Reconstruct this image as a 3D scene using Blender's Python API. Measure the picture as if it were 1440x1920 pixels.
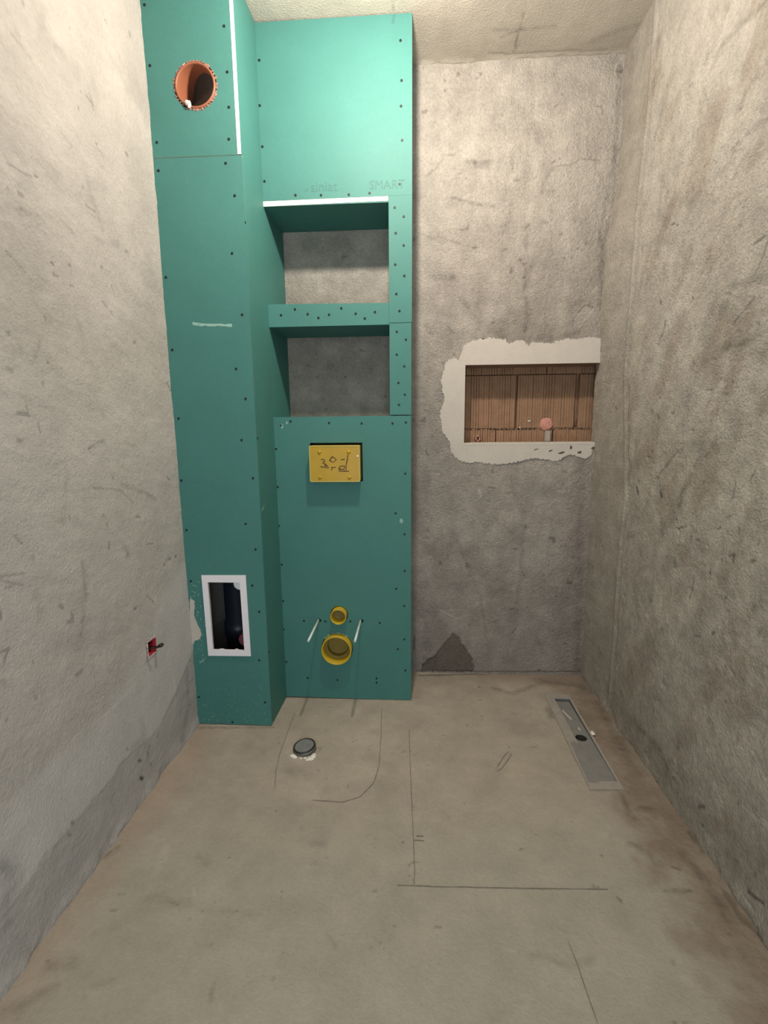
import bpy, bmesh, math, random
import numpy as np
from mathutils import Vector, Matrix, geometry
for o in list(bpy.data.objects): bpy.data.objects.remove(o)
scene = bpy.context.scene
COL = scene.collection
# ------------------------------------------------------------ camera
YAW, PITCH, ROLL, CAMH, FPX = 0.06149, -0.17022, -0.0097, 1.20193, 907.78
cy, sy, cp, sp = math.cos(YAW), math.sin(YAW), math.cos(PITCH), math.sin(PITCH)
fw = Vector((-sy*cp, cy*cp, sp)); rt = Vector((cy, sy, 0)); up = rt.cross(fw)
rt2 = math.cos(ROLL)*rt + math.sin(ROLL)*up; up2 = -math.sin(ROLL)*rt + math.cos(ROLL)*up
cam_data = bpy.data.cameras.new('camera'); cam = bpy.data.objects.new('camera', cam_data); COL.objects.link(cam)
M = Matrix((rt2, up2, -fw)).transposed().to_4x4(); M.translation = Vector((0, 0, CAMH)); cam.matrix_world = M
cam_data.sensor_fit = 'HORIZONTAL'; cam_data.sensor_width = 36.0; cam_data.lens = FPX/1440*36.0; cam_data.clip_start = 0.01
scene.camera = cam
# ------------------------------------------------------------ light
scene.view_settings.view_transform = 'Standard'; scene.view_settings.look = 'None'
scene.view_settings.exposure = EXPOSURE = 0.08; scene.view_settings.gamma = 1.0; scene.view_settings.use_curve_mapping = False
world = bpy.data.worlds.new('world'); scene.world = world; world.use_nodes = True
world.node_tree.nodes['Background'].inputs[0].default_value = (0.6, 0.68, 0.78, 1); world.node_tree.nodes['Background'].inputs[1].default_value = 0.1
bulb = bpy.data.lights.new('ceiling_bulb', 'POINT'); bulb.energy = 57; bulb.color = (1.0, 0.90, 0.785); bulb.shadow_soft_size = 0.034
bo = bpy.data.objects.new('ceiling_bulb', bulb); bo.location = (-0.07, 1.40, 2.42); COL.objects.link(bo)
day = bpy.data.lights.new('doorway_daylight', 'AREA'); day.shape = 'RECTANGLE'; day.size = 0.8; day.size_y = 2.0; day.energy = 29.0; day.color = (0.84, 0.92, 1.0)
do = bpy.data.objects.new('doorway_daylight', day); do.location = (0.0, -1.1, 1.02); do.rotation_euler = (math.radians(90), 0, 0); COL.objects.link(do)
SCR_COL = [(-0.8753, 2.5703), (-0.6156, 2.4967), (-0.8737, 2.3968), (-0.6136, 2.3658), (-0.6149, 2.2629), (-0.6211, 2.1676), (-0.871, 2.1681), (-0.8733, 2.0813), (-0.6369, 2.0953), (-0.6119, 1.9937), (-0.8772, 1.7389), (-0.8751, 1.4919), (-0.8802, 0.1213), (-0.746, 0.0122), (-0.6043, 0.1048), (-0.6187, 0.2889), (-0.6076, 0.4945), (-0.6294, 0.6018), (-0.8748, 0.6168), (-0.633, 1.8109), (-0.8722, 1.2468), (-0.8806, 1.0157), (-0.8761, 0.8232), (-0.6429, 1.4215), (-0.6143, 1.315), (-0.6382, 1.1655), (-0.6029, 1.0236), (-0.6414, 0.8481), (-0.6084, 0.7472), (-0.6092, 1.6072)]
SCR_SIDE = [(1.7888, 1.9101), (1.998, 1.8489), (1.8714, 1.7889), (1.7949, 1.1717), (1.7955, 0.3211)]
SCR_TOP = [(-0.5655, 2.538), (-0.5715, 2.3909), (-0.5687, 2.2536), (-0.5667, 2.1349), (-0.4495, 2.0826), (-0.3511, 2.0791), (-0.245, 2.0772), (-0.1659, 2.0799), (-0.0473, 2.5747), (-0.0439, 2.4482), (-0.0461, 2.3658), (-0.0425, 2.2536), (-0.053, 2.1069)]
SCR_STRIP = [(-0.0715, 2.0268), (-0.0373, 1.9942), (-0.068, 1.9373), (-0.0376, 1.893), (-0.0706, 1.8254), (-0.0358, 1.784), (-0.0671, 1.7188), (-0.0549, 1.6557), (-0.0657, 1.5783), (-0.0301, 1.5474), (-0.0662, 1.4915), (-0.0366, 1.446), (-0.0603, 1.3825), (-0.0348, 1.3363), (-0.0585, 1.2968)]
SCR_LINTEL = [(-0.5252, 1.6505), (-0.4685, 1.6712), (-0.418, 1.6521), (-0.3758, 1.6371), (-0.3329, 1.6481), (-0.2836, 1.6709), (-0.227, 1.6497), (-0.1915, 1.631), (-0.1512, 1.6539)]
SCR_LOW = [(-0.5451, 1.2189), (-0.5043, 1.2358), (-0.3451, 1.2277), (-0.2112, 1.2242), (-0.0849, 1.2229), (-0.0307, 1.2266), (-0.0734, 0.5216), (-0.0391, 0.4448), (-0.0395, 0.2901), (-0.0678, 0.2446), (-0.0351, 0.1443), (-0.1638, 0.103), (-0.164, 0.0824), (-0.3394, 0.0911), (-0.4749, 0.0983), (-0.4817, 0.3698), (-0.3866, 0.3688), (-0.2755, 0.3705), (-0.1466, 0.3651), (-0.5707, 0.46), (-0.5743, 0.3284), (-0.5692, 0.1737), (-0.5705, 1.1234), (-0.5712, 0.9642), (-0.574, 0.7965), (-0.5693, 0.6256), (-0.0338, 1.0187), (-0.0747, 0.852), (-0.0371, 0.7623), (-0.037, 0.602)]
JOINTS = [(-0.5802, 2.6655), (-0.0033, 2.6565), (-0.5827, 2.0668), (-0.0955, 2.0627), (-0.007, 2.0687), (-0.0991, 1.613), (-0.0091, 1.611), (-0.0955, 1.2549), (-0.0112, 1.254), (-0.5792, 1.2539), (-0.5844, -0.0038), (-0.0115, -0.0045), (-0.5834, 1.6919), (-0.0923, 1.6861), (-0.5813, 1.6053), (-0.0928, 1.6069), (-0.5838, 2.0462), (-0.0976, 2.0517), (-0.0735, 2.6684), (-0.0737, 2.6274)]
COLJ = [(-0.89, 2.5846), (-0.8866, 2.1214), (-0.5893, 2.1195), (-0.581, 2.5678), (-0.8918, -0.0019), (-0.5763, -0.0021), (-0.8841, 2.1279)]
PIPE = [(-0.7244, 2.3322), (-0.7934, 2.3354), (-0.6557, 2.329), (-0.7193, 2.3986), (-0.7298, 2.2632), (-0.7524, 2.2785)]
HATCH = [(-0.8298, 0.6412), (-0.6524, 0.6449), (-0.6504, 0.3089), (-0.8241, 0.3054), (-0.806, 0.6153), (-0.6776, 0.6143), (-0.6753, 0.3313), (-0.8045, 0.3334)]
COVERBACK = [(-0.4301, 1.1374), (-0.2238, 1.1358)]
NBACK = [(0.4862, 1.331), (0.7667, 1.2032), (0.6286, 1.2171), (0.3092, 1.1491), (0.6632, 1.174), (0.2443, 1.1956), (0.8495, 1.1899), (0.596, 1.2174)]
DRAIN = [(0.5958, 2.0855), (0.7038, 2.0633), (0.5916, 1.4803), (0.7052, 1.4858), (0.6317, 2.0426), (0.6969, 2.0411), (0.6892, 1.5197), (0.6524, 1.7667), (0.6265, 1.7672), (0.6783, 1.7629), (0.6609, 1.7908), (0.6447, 1.7417)]
PLUG = [(-0.4137, 1.6447), (-0.4565, 1.6427), (-0.3709, 1.6467), (-0.4222, 1.6825), (-0.4042, 1.6024), (-0.4488, 1.6033), (-0.3698, 1.6011), (-0.4227, 1.5868), (-0.3866, 1.5768)]
JBOX = [(1.4696, 0.5015), (1.5181, 0.5043), (1.5204, 0.4621), (1.4685, 0.4544), (1.4938, 0.4787), (1.5474, 0.4633)]
LOGO = [(-0.3916, 2.0916), (-0.2855, 2.0878), (-0.3886, 2.1192), (-0.1617, 2.0926), (-0.0311, 2.0878), (-0.1593, 2.1199), (-0.4118, 2.1016)]
RIDGE = [(1.9871, 2.3359), (2.0191, 2.0235), (2.0201, 1.6706), (2.0216, 1.4076), (1.9375, 0.9243), (1.9531, 0.6108), (1.9445, 0.286)]
CORNERB = [(0.8369, 2.6371), (0.8433, 2.404), (0.8386, 2.1998), (0.8126, 1.9785), (0.8047, 1.7284), (0.817, 1.4333), (0.8144, 1.1074), (0.8204, 0.8191), (0.8193, 0.3939), (0.8204, 0.0335)]
LEFTFLOOR = [(-0.884, 1.7678), (-0.9033, 1.7035), (-0.879, 1.2174), (-0.8827, 1.0775), (-0.8829, 0.9174), (-0.9073, 0.8204)]
RIGHTFLOOR = [(0.8517, 2.2674), (0.8412, 1.8902), (0.8304, 1.6286), (0.8379, 1.3625), (0.8284, 1.1195), (0.8438, 1.026)]
PATCH = [(0.2233, 1.5628), (0.258, 1.5819), (0.3393, 1.5915), (0.3975, 1.5848), (0.4242, 1.5646), (0.4497, 1.5781), (0.4785, 1.5803), (0.5055, 1.5546), (0.5192, 1.5711), (0.6057, 1.5638), (0.6282, 1.5718), (0.662, 1.5823), (0.7136, 1.5757), (0.7583, 1.5887), (0.8212, 1.5791), (0.8428, 1.5509), (0.8426, 1.5118), (0.8308, 1.4755)]
PATCH2 = [(0.8274, 1.1251), (0.8046, 1.1134), (0.8009, 1.0775), (0.7784, 1.0596), (0.7121, 1.0811), (0.6543, 1.0513), (0.5944, 1.0577), (0.5522, 1.064), (0.4988, 1.0521), (0.415, 1.0374), (0.3545, 1.0377), (0.3119, 1.044), (0.2205, 1.0476), (0.1897, 1.0692), (0.1709, 1.0998), (0.1673, 1.1423), (0.1458, 1.1667), (0.1272, 1.2029), (0.1203, 1.2806), (0.1379, 1.3276), (0.122, 1.4097), (0.142, 1.4845), (0.1771, 1.5125), (0.2009, 1.4978)]
CHIPS = [(0.7501, 1.0886), (0.6703, 1.0874), (0.6223, 1.0967), (0.5565, 1.1032), (0.8138, 1.1074), (0.8353, 1.0923), (0.7105, 1.1111), (0.8297, 1.4924), (0.84, 1.5091)]
TRI = [(0.1945, 0.216), (0.2278, 0.189), (0.2378, 0.1539), (0.2666, 0.1191), (0.2861, 0.089), (0.2989, 0.0408), (0.2997, 0.0049), (0.0351, 0.0068), (0.0469, 0.0432), (0.0707, 0.0693), (0.111, 0.0906), (0.1203, 0.1137), (0.1622, 0.1702)]
SMEAR = [(-0.8842, 0.5451), (-0.8648, 0.5329), (-0.8718, 0.4952), (-0.8703, 0.4617), (-0.853, 0.4197), (-0.8488, 0.3942), (-0.8563, 0.377), (-0.8776, 0.3681), (-0.8852, 0.3508), (-0.8997, 0.3505)]
PEN_A = [(-0.0166, 1.7818), (-0.01, 1.5378), (-0.004, 1.3791), (0.0006, 1.267), (0.0041, 1.1543), (0.0021, 1.108)]
PEN_B = [(-0.0406, 1.1049), (0.0785, 1.1064), (0.3174, 1.1141), (0.5125, 1.1211)]
PEN_C = [(-0.1371, 1.9261), (-0.1273, 1.7313), (-0.1232, 1.5689), (-0.1342, 1.4833), (-0.1754, 1.4132), (-0.2281, 1.3879), (-0.3312, 1.3914)]
PEN_D = [(-0.5086, 1.8777), (-0.5063, 1.7501), (-0.5007, 1.6049), (-0.4885, 1.515), (-0.4698, 1.4405)]
PEN_E = [(-0.0085, 1.3807), (0.006, 1.3796)]
PEN_F = [(0.0098, 1.2664), (0.0308, 1.2659)]
PEN_G = [(0.0035, 1.2505), (0.0325, 1.25)]
PEN_H = [(0.3667, 0.9827), (0.3726, 0.9253), (0.3764, 0.823)]
PEN_I = [(0.2987, 1.5615), (0.314, 1.5691), (0.3657, 1.6505), (0.3587, 1.6653), (0.3429, 1.6495), (0.3022, 1.5824)]
STAIN_BACK=[(0.0078,0.86,[(0.2237,2.3007),(0.3138,2.2913)]),(0.0122,0.88,[(0.2238,2.2948),(0.3012,2.2801)]),(0.0056,0.85,[(0.0492,2.2483),(0.0947,2.2762),(0.1266,2.322),(0.1717,2.3261)]),(0.0068,0.82,[(0.1611,2.1606),(0.2398,2.1399),(0.3378,2.1215)]),(0.008,0.84,[(0.0637,2.0116),(0.1435,2.003),(0.1902,1.9799)]),(0.0116,0.84,[(0.0916,1.8482),(0.1723,1.846)]),(0.007,0.85,[(0.2005,1.7626),(0.2417,1.7199)]),(0.0079,0.84,[(0.483,2.0472),(0.4801,1.9558)]),(0.0102,0.8,[(0.5178,1.9115),(0.497,1.8624),(0.483,1.8),(0.4888,1.7364),(0.498,1.6722),(0.4872,1.6077)]),(0.0057,0.85,[(0.4826,1.8939),(0.4735,1.7876)]),(0.0055,0.85,[(0.576,2.2578),(0.5401,2.2124),(0.5358,2.1653)]),(0.0045,0.87,[(0.577,2.1043),(0.5793,2.0562)]),(0.0033,0.75,[(0.5688,2.2756),(0.584,2.2866)]),(0.0018,0.72,[(0.5882,2.2661),(0.651,2.2695),(0.6876,2.2883),(0.7505,2.283)]),(0.0022,0.6,[(0.7381,2.4793),(0.7566,2.4785),(0.7645,2.4502)]),(0.0022,0.75,[(0.5947,2.5081),(0.5744,2.481)]),(0.0033,0.7,[(0.4246,2.4876),(0.4278,2.4863)]),(0.0025,0.55,[(0.7094,1.6866),(0.7402,1.7209),(0.7804,1.7073)]),(0.0096,0.82,[(0.8216,2.5969),(0.8235,2.397),(0.8133,2.1847),(0.7851,2.0374),(0.7905,1.8543),(0.8158,1.6651)]),(0.0098,0.82,[(0.8283,2.3287),(0.8342,2.1546),(0.7974,1.9462),(0.8247,1.7284)]),(0.0094,0.86,[(0.0521,1.6561),(0.0798,1.6161)]),(0.0059,0.85,[(0.148,1.6409),(0.1791,1.6141)]),(0.0141,0.88,[(0.3794,1.61),(0.421,1.5764),(0.5886,1.5862),(0.7208,1.6029)]),(0.0023,0.6,[(0.4354,1.6478),(0.4482,1.6636)]),(0.0153,0.9,[(0.499,2.4278),(0.5369,2.2826),(0.5678,2.1641)]),(0.0131,0.92,[(0.2965,2.4649),(0.3284,2.4522)]),(0.0037,0.6,[(0.3472,0.9312),(0.3762,0.9253)]),(0.0031,0.6,[(0.3431,0.8687),(0.3606,0.8639)]),(0.0031,0.7,[(0.265,0.99),(0.3114,0.9816)]),(0.017,0.88,[(0.7625,1.051),(0.7681,0.7597),(0.782,0.5172),(0.7978,0.0314)]),(0.0124,0.9,[(0.5125,0.8188),(0.5125,0.5148),(0.4957,0.3254)]),(0.0099,0.88,[(0.4506,0.9368),(0.513,0.8069)]),(0.0031,0.4,[(0.469,0.3353),(0.4868,0.3381)]),(0.0026,0.5,[(0.4815,0.2156),(0.4987,0.2418)]),(0.0079,0.6,[(0.0043,0.1877),(0.0043,0.1214)]),(0.0039,0.5,[(0.6104,0.0233),(0.6262,0.0236)]),(0.0088,0.9,[(0.2001,0.6976),(0.3257,0.387),(0.3694,0.1019)]),(0.0037,0.65,[(0.0555,1.1013),(0.0695,1.0781)]),(0.004,0.55,[(0.017,0.0075),(0.3718,0.0113),(0.8225,0.0213)]),(0.0078,0.8,[(0.6034,0.1851),(0.6102,0.1657)]),(0.0026,1.25,[(0.1205,0.3331),(0.2187,0.2828),(0.2669,0.3093)]),(0.005,1.2,[(0.3069,0.9254),(0.3114,0.8841)]),(0.0024,1.15,[(0.7008,0.9478),(0.7197,0.9128)])]
STAIN_RIGHT=[(0.0035,0.62,[(1.6984,2.2125),(1.719,2.2152)]),(0.0085,0.84,[(1.3951,2.0467),(1.4375,2.0289),(1.472,2.0032)]),(0.0091,0.85,[(1.3386,1.9167),(1.4108,1.9291),(1.4662,1.9118)]),(0.0156,0.88,[(1.8534,2.0317),(1.8542,1.9388),(1.7483,1.7979),(1.8902,1.8402)]),(0.0175,0.9,[(1.7692,1.9186),(1.563,1.8317)]),(0.0038,0.35,[(1.7643,1.8454),(1.7487,1.8446)]),(0.0037,0.35,[(1.7263,1.8294),(1.7205,1.8302)]),(0.0034,0.5,[(1.6026,1.9403),(1.5967,1.942)]),(0.0024,0.5,[(1.338,1.6406),(1.3001,1.6469)]),(0.0037,0.55,[(1.2969,1.604),(1.2897,1.6348)]),(0.003,0.5,[(1.3883,1.4619),(1.3158,1.5123)]),(0.0028,0.6,[(1.3206,1.5659),(1.3004,1.5995)]),(0.0045,0.4,[(1.7992,1.6217),(1.7941,1.6124)]),(0.0035,0.5,[(1.6,1.5838),(1.5917,1.5746)]),(0.0034,0.7,[(1.6505,2.231),(1.6336,2.2389),(1.6166,2.2431)]),(0.0082,0.86,[(1.3864,2.1928),(1.4788,2.2123),(1.5626,2.2249),(1.6027,2.1969)]),(0.011,0.86,[(1.2745,1.5468),(1.4052,1.5597),(1.4491,1.5069)]),(0.002,0.7,[(1.4775,1.9175),(1.4487,1.9263)]),(0.0026,0.65,[(1.7691,1.4976),(1.7533,1.551)]),(0.0098,0.88,[(1.5496,1.8905),(1.4617,1.8857)]),(0.0103,0.9,[(1.4591,1.751),(1.401,1.7634)]),(0.004,0.65,[(1.7907,1.4768),(1.7639,1.5128),(1.7513,1.5458)]),(0.0156,0.86,[(1.4065,1.4072),(1.3396,1.4068),(1.2536,1.421)]),(0.0123,0.85,[(1.5035,1.384),(1.4532,1.396),(1.3958,1.4126)]),(0.0028,0.55,[(1.4792,1.3022),(1.4496,1.3018)]),(0.0052,0.8,[(1.3981,1.2906),(1.3618,1.2826)]),(0.0033,0.65,[(1.46,1.2681),(1.4537,1.2697)]),(0.0035,0.65,[(1.5576,1.3911),(1.5491,1.384)]),(0.013,0.86,[(1.4369,1.2289),(1.459,1.1668),(1.4759,1.1061),(1.5417,1.0165),(1.5624,0.9523)]),(0.0082,0.8,[(1.7971,1.2572),(1.7434,1.2319)]),(0.0122,0.87,[(1.5924,1.1252),(1.4781,1.1584)]),(0.0037,0.75,[(1.5998,1.1205),(1.7006,1.0404)]),(0.0116,0.38,[(1.8609,0.9706),(1.8474,0.9592)]),(0.0092,0.38,[(1.6901,0.9798),(1.6762,0.965)]),(0.0053,0.5,[(1.7131,1.0297),(1.7075,1.0255)]),(0.004,0.5,[(1.696,1.0029),(1.6915,0.9987)]),(0.0043,0.6,[(1.8545,1.0001),(1.8375,0.9994)]),(0.0111,1.14,[(1.789,1.0322),(1.7618,0.9953),(1.728,0.9748)]),(0.002,0.55,[(1.3098,1.0148),(1.3063,1.059)]),(0.0029,0.5,[(1.2525,1.0683),(1.2395,1.0935)]),(0.0028,0.6,[(1.2369,1.0648),(1.2327,1.0686)]),(0.0037,0.4,[(1.5674,0.9103),(1.5647,0.909)]),(0.0035,0.4,[(1.5249,1.1902),(1.5218,1.1894)]),(0.0051,0.5,[(1.2999,0.8597),(1.2843,0.8676),(1.2838,0.8489)]),(0.0048,0.5,[(1.2177,0.8674),(1.2064,0.8741)]),(0.0044,0.4,[(1.3736,0.7893),(1.3709,0.7922)]),(0.0035,0.5,[(1.4779,0.8682),(1.4743,0.8733)]),(0.0037,0.6,[(1.5504,0.8831),(1.5058,0.8989)]),(0.0032,0.55,[(1.3583,0.921),(1.3471,0.9272)]),(0.0031,0.55,[(1.3207,0.9628),(1.3098,0.9659)]),(0.0038,0.6,[(1.6105,0.7766),(1.6038,0.7737)]),(0.0135,0.9,[(1.8931,0.779),(1.7048,0.8413)]),(0.0048,0.5,[(2.0912,1.279),(2.0847,1.2732)]),(0.0049,0.6,[(2.1309,1.2635),(2.1274,1.26)]),(0.0046,0.6,[(2.0661,1.4816),(2.0631,1.4796)]),(0.0182,0.9,[(1.6509,0.8623),(1.5886,0.9118),(1.538,0.9953)]),(0.0043,0.45,[(1.3357,0.6235),(1.3293,0.6338)]),(0.0035,0.55,[(1.4094,0.5844),(1.3855,0.5951)]),(0.0035,0.4,[(1.3002,0.7423),(1.2953,0.7455)]),(0.0033,0.45,[(1.3739,0.7896),(1.3708,0.792)]),(0.0035,0.5,[(1.4538,0.6868),(1.4473,0.7499)]),(0.0031,0.5,[(1.2474,0.4689),(1.2432,0.4751)]),(0.004,0.55,[(1.6248,0.4164),(1.621,0.4154)]),(0.0036,0.6,[(1.4481,0.4535),(1.4438,0.4533)]),(0.0024,0.6,[(1.1722,0.6993),(1.1619,0.7006)]),(0.0148,0.92,[(1.8251,0.5496),(1.8331,0.3399),(1.7755,0.2645)]),(0.0068,0.5,[(1.3064,0.1),(1.2833,0.1201)]),(0.0045,0.35,[(1.2856,0.0575),(1.2819,0.0591)]),(0.0037,1.3,[(1.4487,0.1553),(1.4301,0.122)]),(0.0032,0.55,[(1.2055,-0.0389),(1.1419,-0.008)]),(0.0049,0.4,[(1.0895,0.0497),(1.0365,0.0706)]),(0.003,0.6,[(1.1471,0.0845),(1.1274,0.0925)]),(0.003,0.6,[(1.1636,0.2712),(1.1568,0.2745)]),(0.002,1.2,[(1.1336,0.2466),(1.0692,0.2594)]),(0.0118,0.82,[(1.7459,0.0935),(1.5269,0.1172),(1.4868,0.0878)])]
STAIN_LEFT=[(0.0056,0.88,[(1.1865,2.0706),(1.2338,2.0565)]),(0.0122,0.93,[(1.3071,2.2032),(1.2758,2.1285),(1.3643,2.151)]),(0.0029,0.7,[(1.438,2.103),(1.4614,2.0979),(1.4716,2.0847)]),(0.002,0.7,[(1.4523,2.1162),(1.4697,2.098)]),(0.0128,0.92,[(1.1458,1.8327),(1.171,1.822)]),(0.0032,0.72,[(1.1271,1.7847),(1.159,1.7843),(1.1937,1.7885)]),(0.0034,0.5,[(1.2073,1.7989),(1.213,1.7974)]),(0.0101,0.9,[(1.0886,1.6789),(1.1434,1.6933),(1.1918,1.7087)]),(0.0106,0.93,[(1.2653,1.8476),(1.2975,1.841)]),(0.0088,0.92,[(1.3947,1.8959),(1.4188,1.8489),(1.4572,1.7739)]),(0.0029,0.65,[(1.392,1.8107),(1.4285,1.8084)]),(0.0101,0.91,[(1.4238,1.7311),(1.5299,1.763)]),(0.0115,0.93,[(1.6264,1.8427),(1.6245,1.7671)]),(0.0044,0.5,[(1.2285,1.6135),(1.2344,1.6099)]),(0.0036,0.6,[(1.2305,1.5872),(1.2465,1.5827)]),(0.0037,0.55,[(1.2926,1.628),(1.2989,1.6271)]),(0.0028,0.7,[(1.2872,1.5755),(1.3021,1.5771)]),(0.0031,0.6,[(1.4178,1.5692),(1.4382,1.5581)]),(0.0032,0.7,[(1.4729,1.626),(1.4839,1.6072)]),(0.0032,0.65,[(1.4545,1.5457),(1.4633,1.5422)]),(0.0068,0.9,[(1.1346,1.3747),(1.1564,1.4134)]),(0.0063,0.8,[(1.0513,1.3426),(1.0609,1.3375)]),(0.0035,0.55,[(1.1737,1.3687),(1.1766,1.3668)]),(0.0065,0.88,[(1.093,1.3986),(1.0964,1.3864)]),(0.0095,0.93,[(1.2991,1.516),(1.315,1.43)]),(0.0016,0.75,[(1.0891,1.5934),(1.1381,1.5642)]),(0.0018,0.8,[(1.3157,1.9473),(1.3564,1.9375)]),(0.002,0.8,[(1.4681,1.9902),(1.4929,1.9828)]),(0.0026,0.7,[(1.5689,2.3749),(1.5752,2.3697)]),(0.0093,0.94,[(1.1247,1.8895),(1.1663,1.8903)]),(0.0018,0.8,[(1.2784,1.7298),(1.3258,1.7154)]),(0.011,0.93,[(1.1737,2.1168),(1.2095,2.0789)]),(0.0106,0.93,[(1.195,1.4745),(1.1563,1.5011)]),(0.01,0.94,[(1.1691,1.6789),(1.2974,1.76)]),(0.0049,0.65,[(1.0614,1.2417),(1.0932,1.24)]),(0.0042,0.7,[(1.09,1.2601),(1.0912,1.2475)]),(0.0026,0.75,[(1.1176,1.2251),(1.1187,1.1991)]),(0.0049,0.78,[(1.2897,1.1552),(1.3301,1.1691),(1.3611,1.1746)]),(0.0071,0.88,[(1.3476,1.2712),(1.3735,1.2473)]),(0.0105,0.92,[(1.1278,1.119),(1.182,1.126)]),(0.0102,0.92,[(1.194,1.1024),(1.1707,1.0136),(1.1553,0.9703)]),(0.0077,0.85,[(1.4251,1.0416),(1.5304,1.0075),(1.6071,0.9667)]),(0.0039,0.5,[(1.6954,1.0349),(1.7134,1.0266)]),(0.0046,0.6,[(1.4847,0.9304),(1.5054,0.9229)]),(0.004,0.7,[(1.0089,0.9715),(1.0245,0.9524)]),(0.01,0.8,[(1.4029,0.8442),(1.4176,0.8262)]),(0.0066,0.6,[(1.6608,0.7376),(1.6737,0.7358)]),(0.0054,0.55,[(1.711,0.7367),(1.7207,0.7324)]),(0.0052,0.65,[(1.6273,0.7288),(1.633,0.7255)]),(0.0088,0.86,[(1.2154,0.8543),(1.2087,0.7625),(1.1767,0.6802),(1.1606,0.637)]),(0.0023,0.7,[(0.9544,0.8954),(1.019,0.8831)]),(0.0023,0.7,[(0.9531,0.8883),(1.0143,0.8555)]),(0.0153,0.9,[(1.0417,0.8218),(1.0541,0.7727)]),(0.0064,0.65,[(1.1164,0.7658),(1.1229,0.7574)]),(0.0046,0.5,[(1.4234,0.6454),(1.4311,0.6387)]),(0.0054,0.6,[(0.9426,0.8268),(0.9437,0.8062)]),(0.0039,0.65,[(0.9264,0.7323),(0.9524,0.7301),(0.9338,0.708)]),(0.0034,0.65,[(1.0105,0.6717),(1.0115,0.6656)]),(0.007,0.8,[(0.9159,0.6708),(0.923,0.6617)]),(0.0072,0.8,[(1.4604,0.4399),(1.4822,0.4045)]),(0.0059,0.5,[(1.3657,0.0821),(1.3823,0.0623)]),(0.0047,0.6,[(1.3633,0.1447),(1.3778,0.1298)]),(0.0034,0.6,[(1.3093,0.2277),(1.3194,0.2166)]),(0.0142,0.9,[(1.4035,0.2651),(1.4057,0.1991),(1.343,0.2113)]),(0.017,0.88,[(1.7203,0.2608),(1.7155,0.1207),(1.6428,0.0252)]),(0.0067,1.1,[(1.6189,0.2973),(1.6163,0.1818),(1.5516,0.0979)]),(0.0034,1.1,[(1.3505,0.3988),(1.2378,0.3938),(1.0919,0.4102)]),(0.0039,0.6,[(1.761,1.372),(1.7812,1.346)]),(0.0037,0.7,[(1.614,1.1344),(1.6209,1.1325)]),(0.002,0.75,[(1.29,1.0477),(1.411,1.0262),(1.4742,0.9791)]),(0.0036,0.75,[(1.5268,0.8283),(1.5679,0.8223)]),(0.0048,0.8,[(1.498,0.6598),(1.5339,0.6231)]),(0.0229,0.93,[(1.4122,0.6162),(1.2955,0.6082),(1.0472,0.6906)]),(0.0094,0.95,[(1.1978,0.9797),(1.2263,0.944)]),(0.0233,0.82,[(0.8477,0.2726),(0.8799,0.2112),(0.8457,0.1798)]),(0.0059,0.55,[(1.3666,0.0801),(1.3801,0.0654)]),(0.0047,0.65,[(1.0567,0.1965),(1.0668,0.1849)]),(0.0037,0.7,[(1.0403,0.1761),(1.0508,0.1622)]),(0.0152,0.85,[(1.4663,-0.0329),(1.6234,-0.0461)]),(0.0047,0.6,[(1.3697,0.144),(1.383,0.1291)]),(0.0071,0.9,[(0.9879,0.1727),(1.0196,0.1957)]),(0.0109,0.85,[(0.8243,0.1363),(0.8516,0.1311)])]
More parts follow.
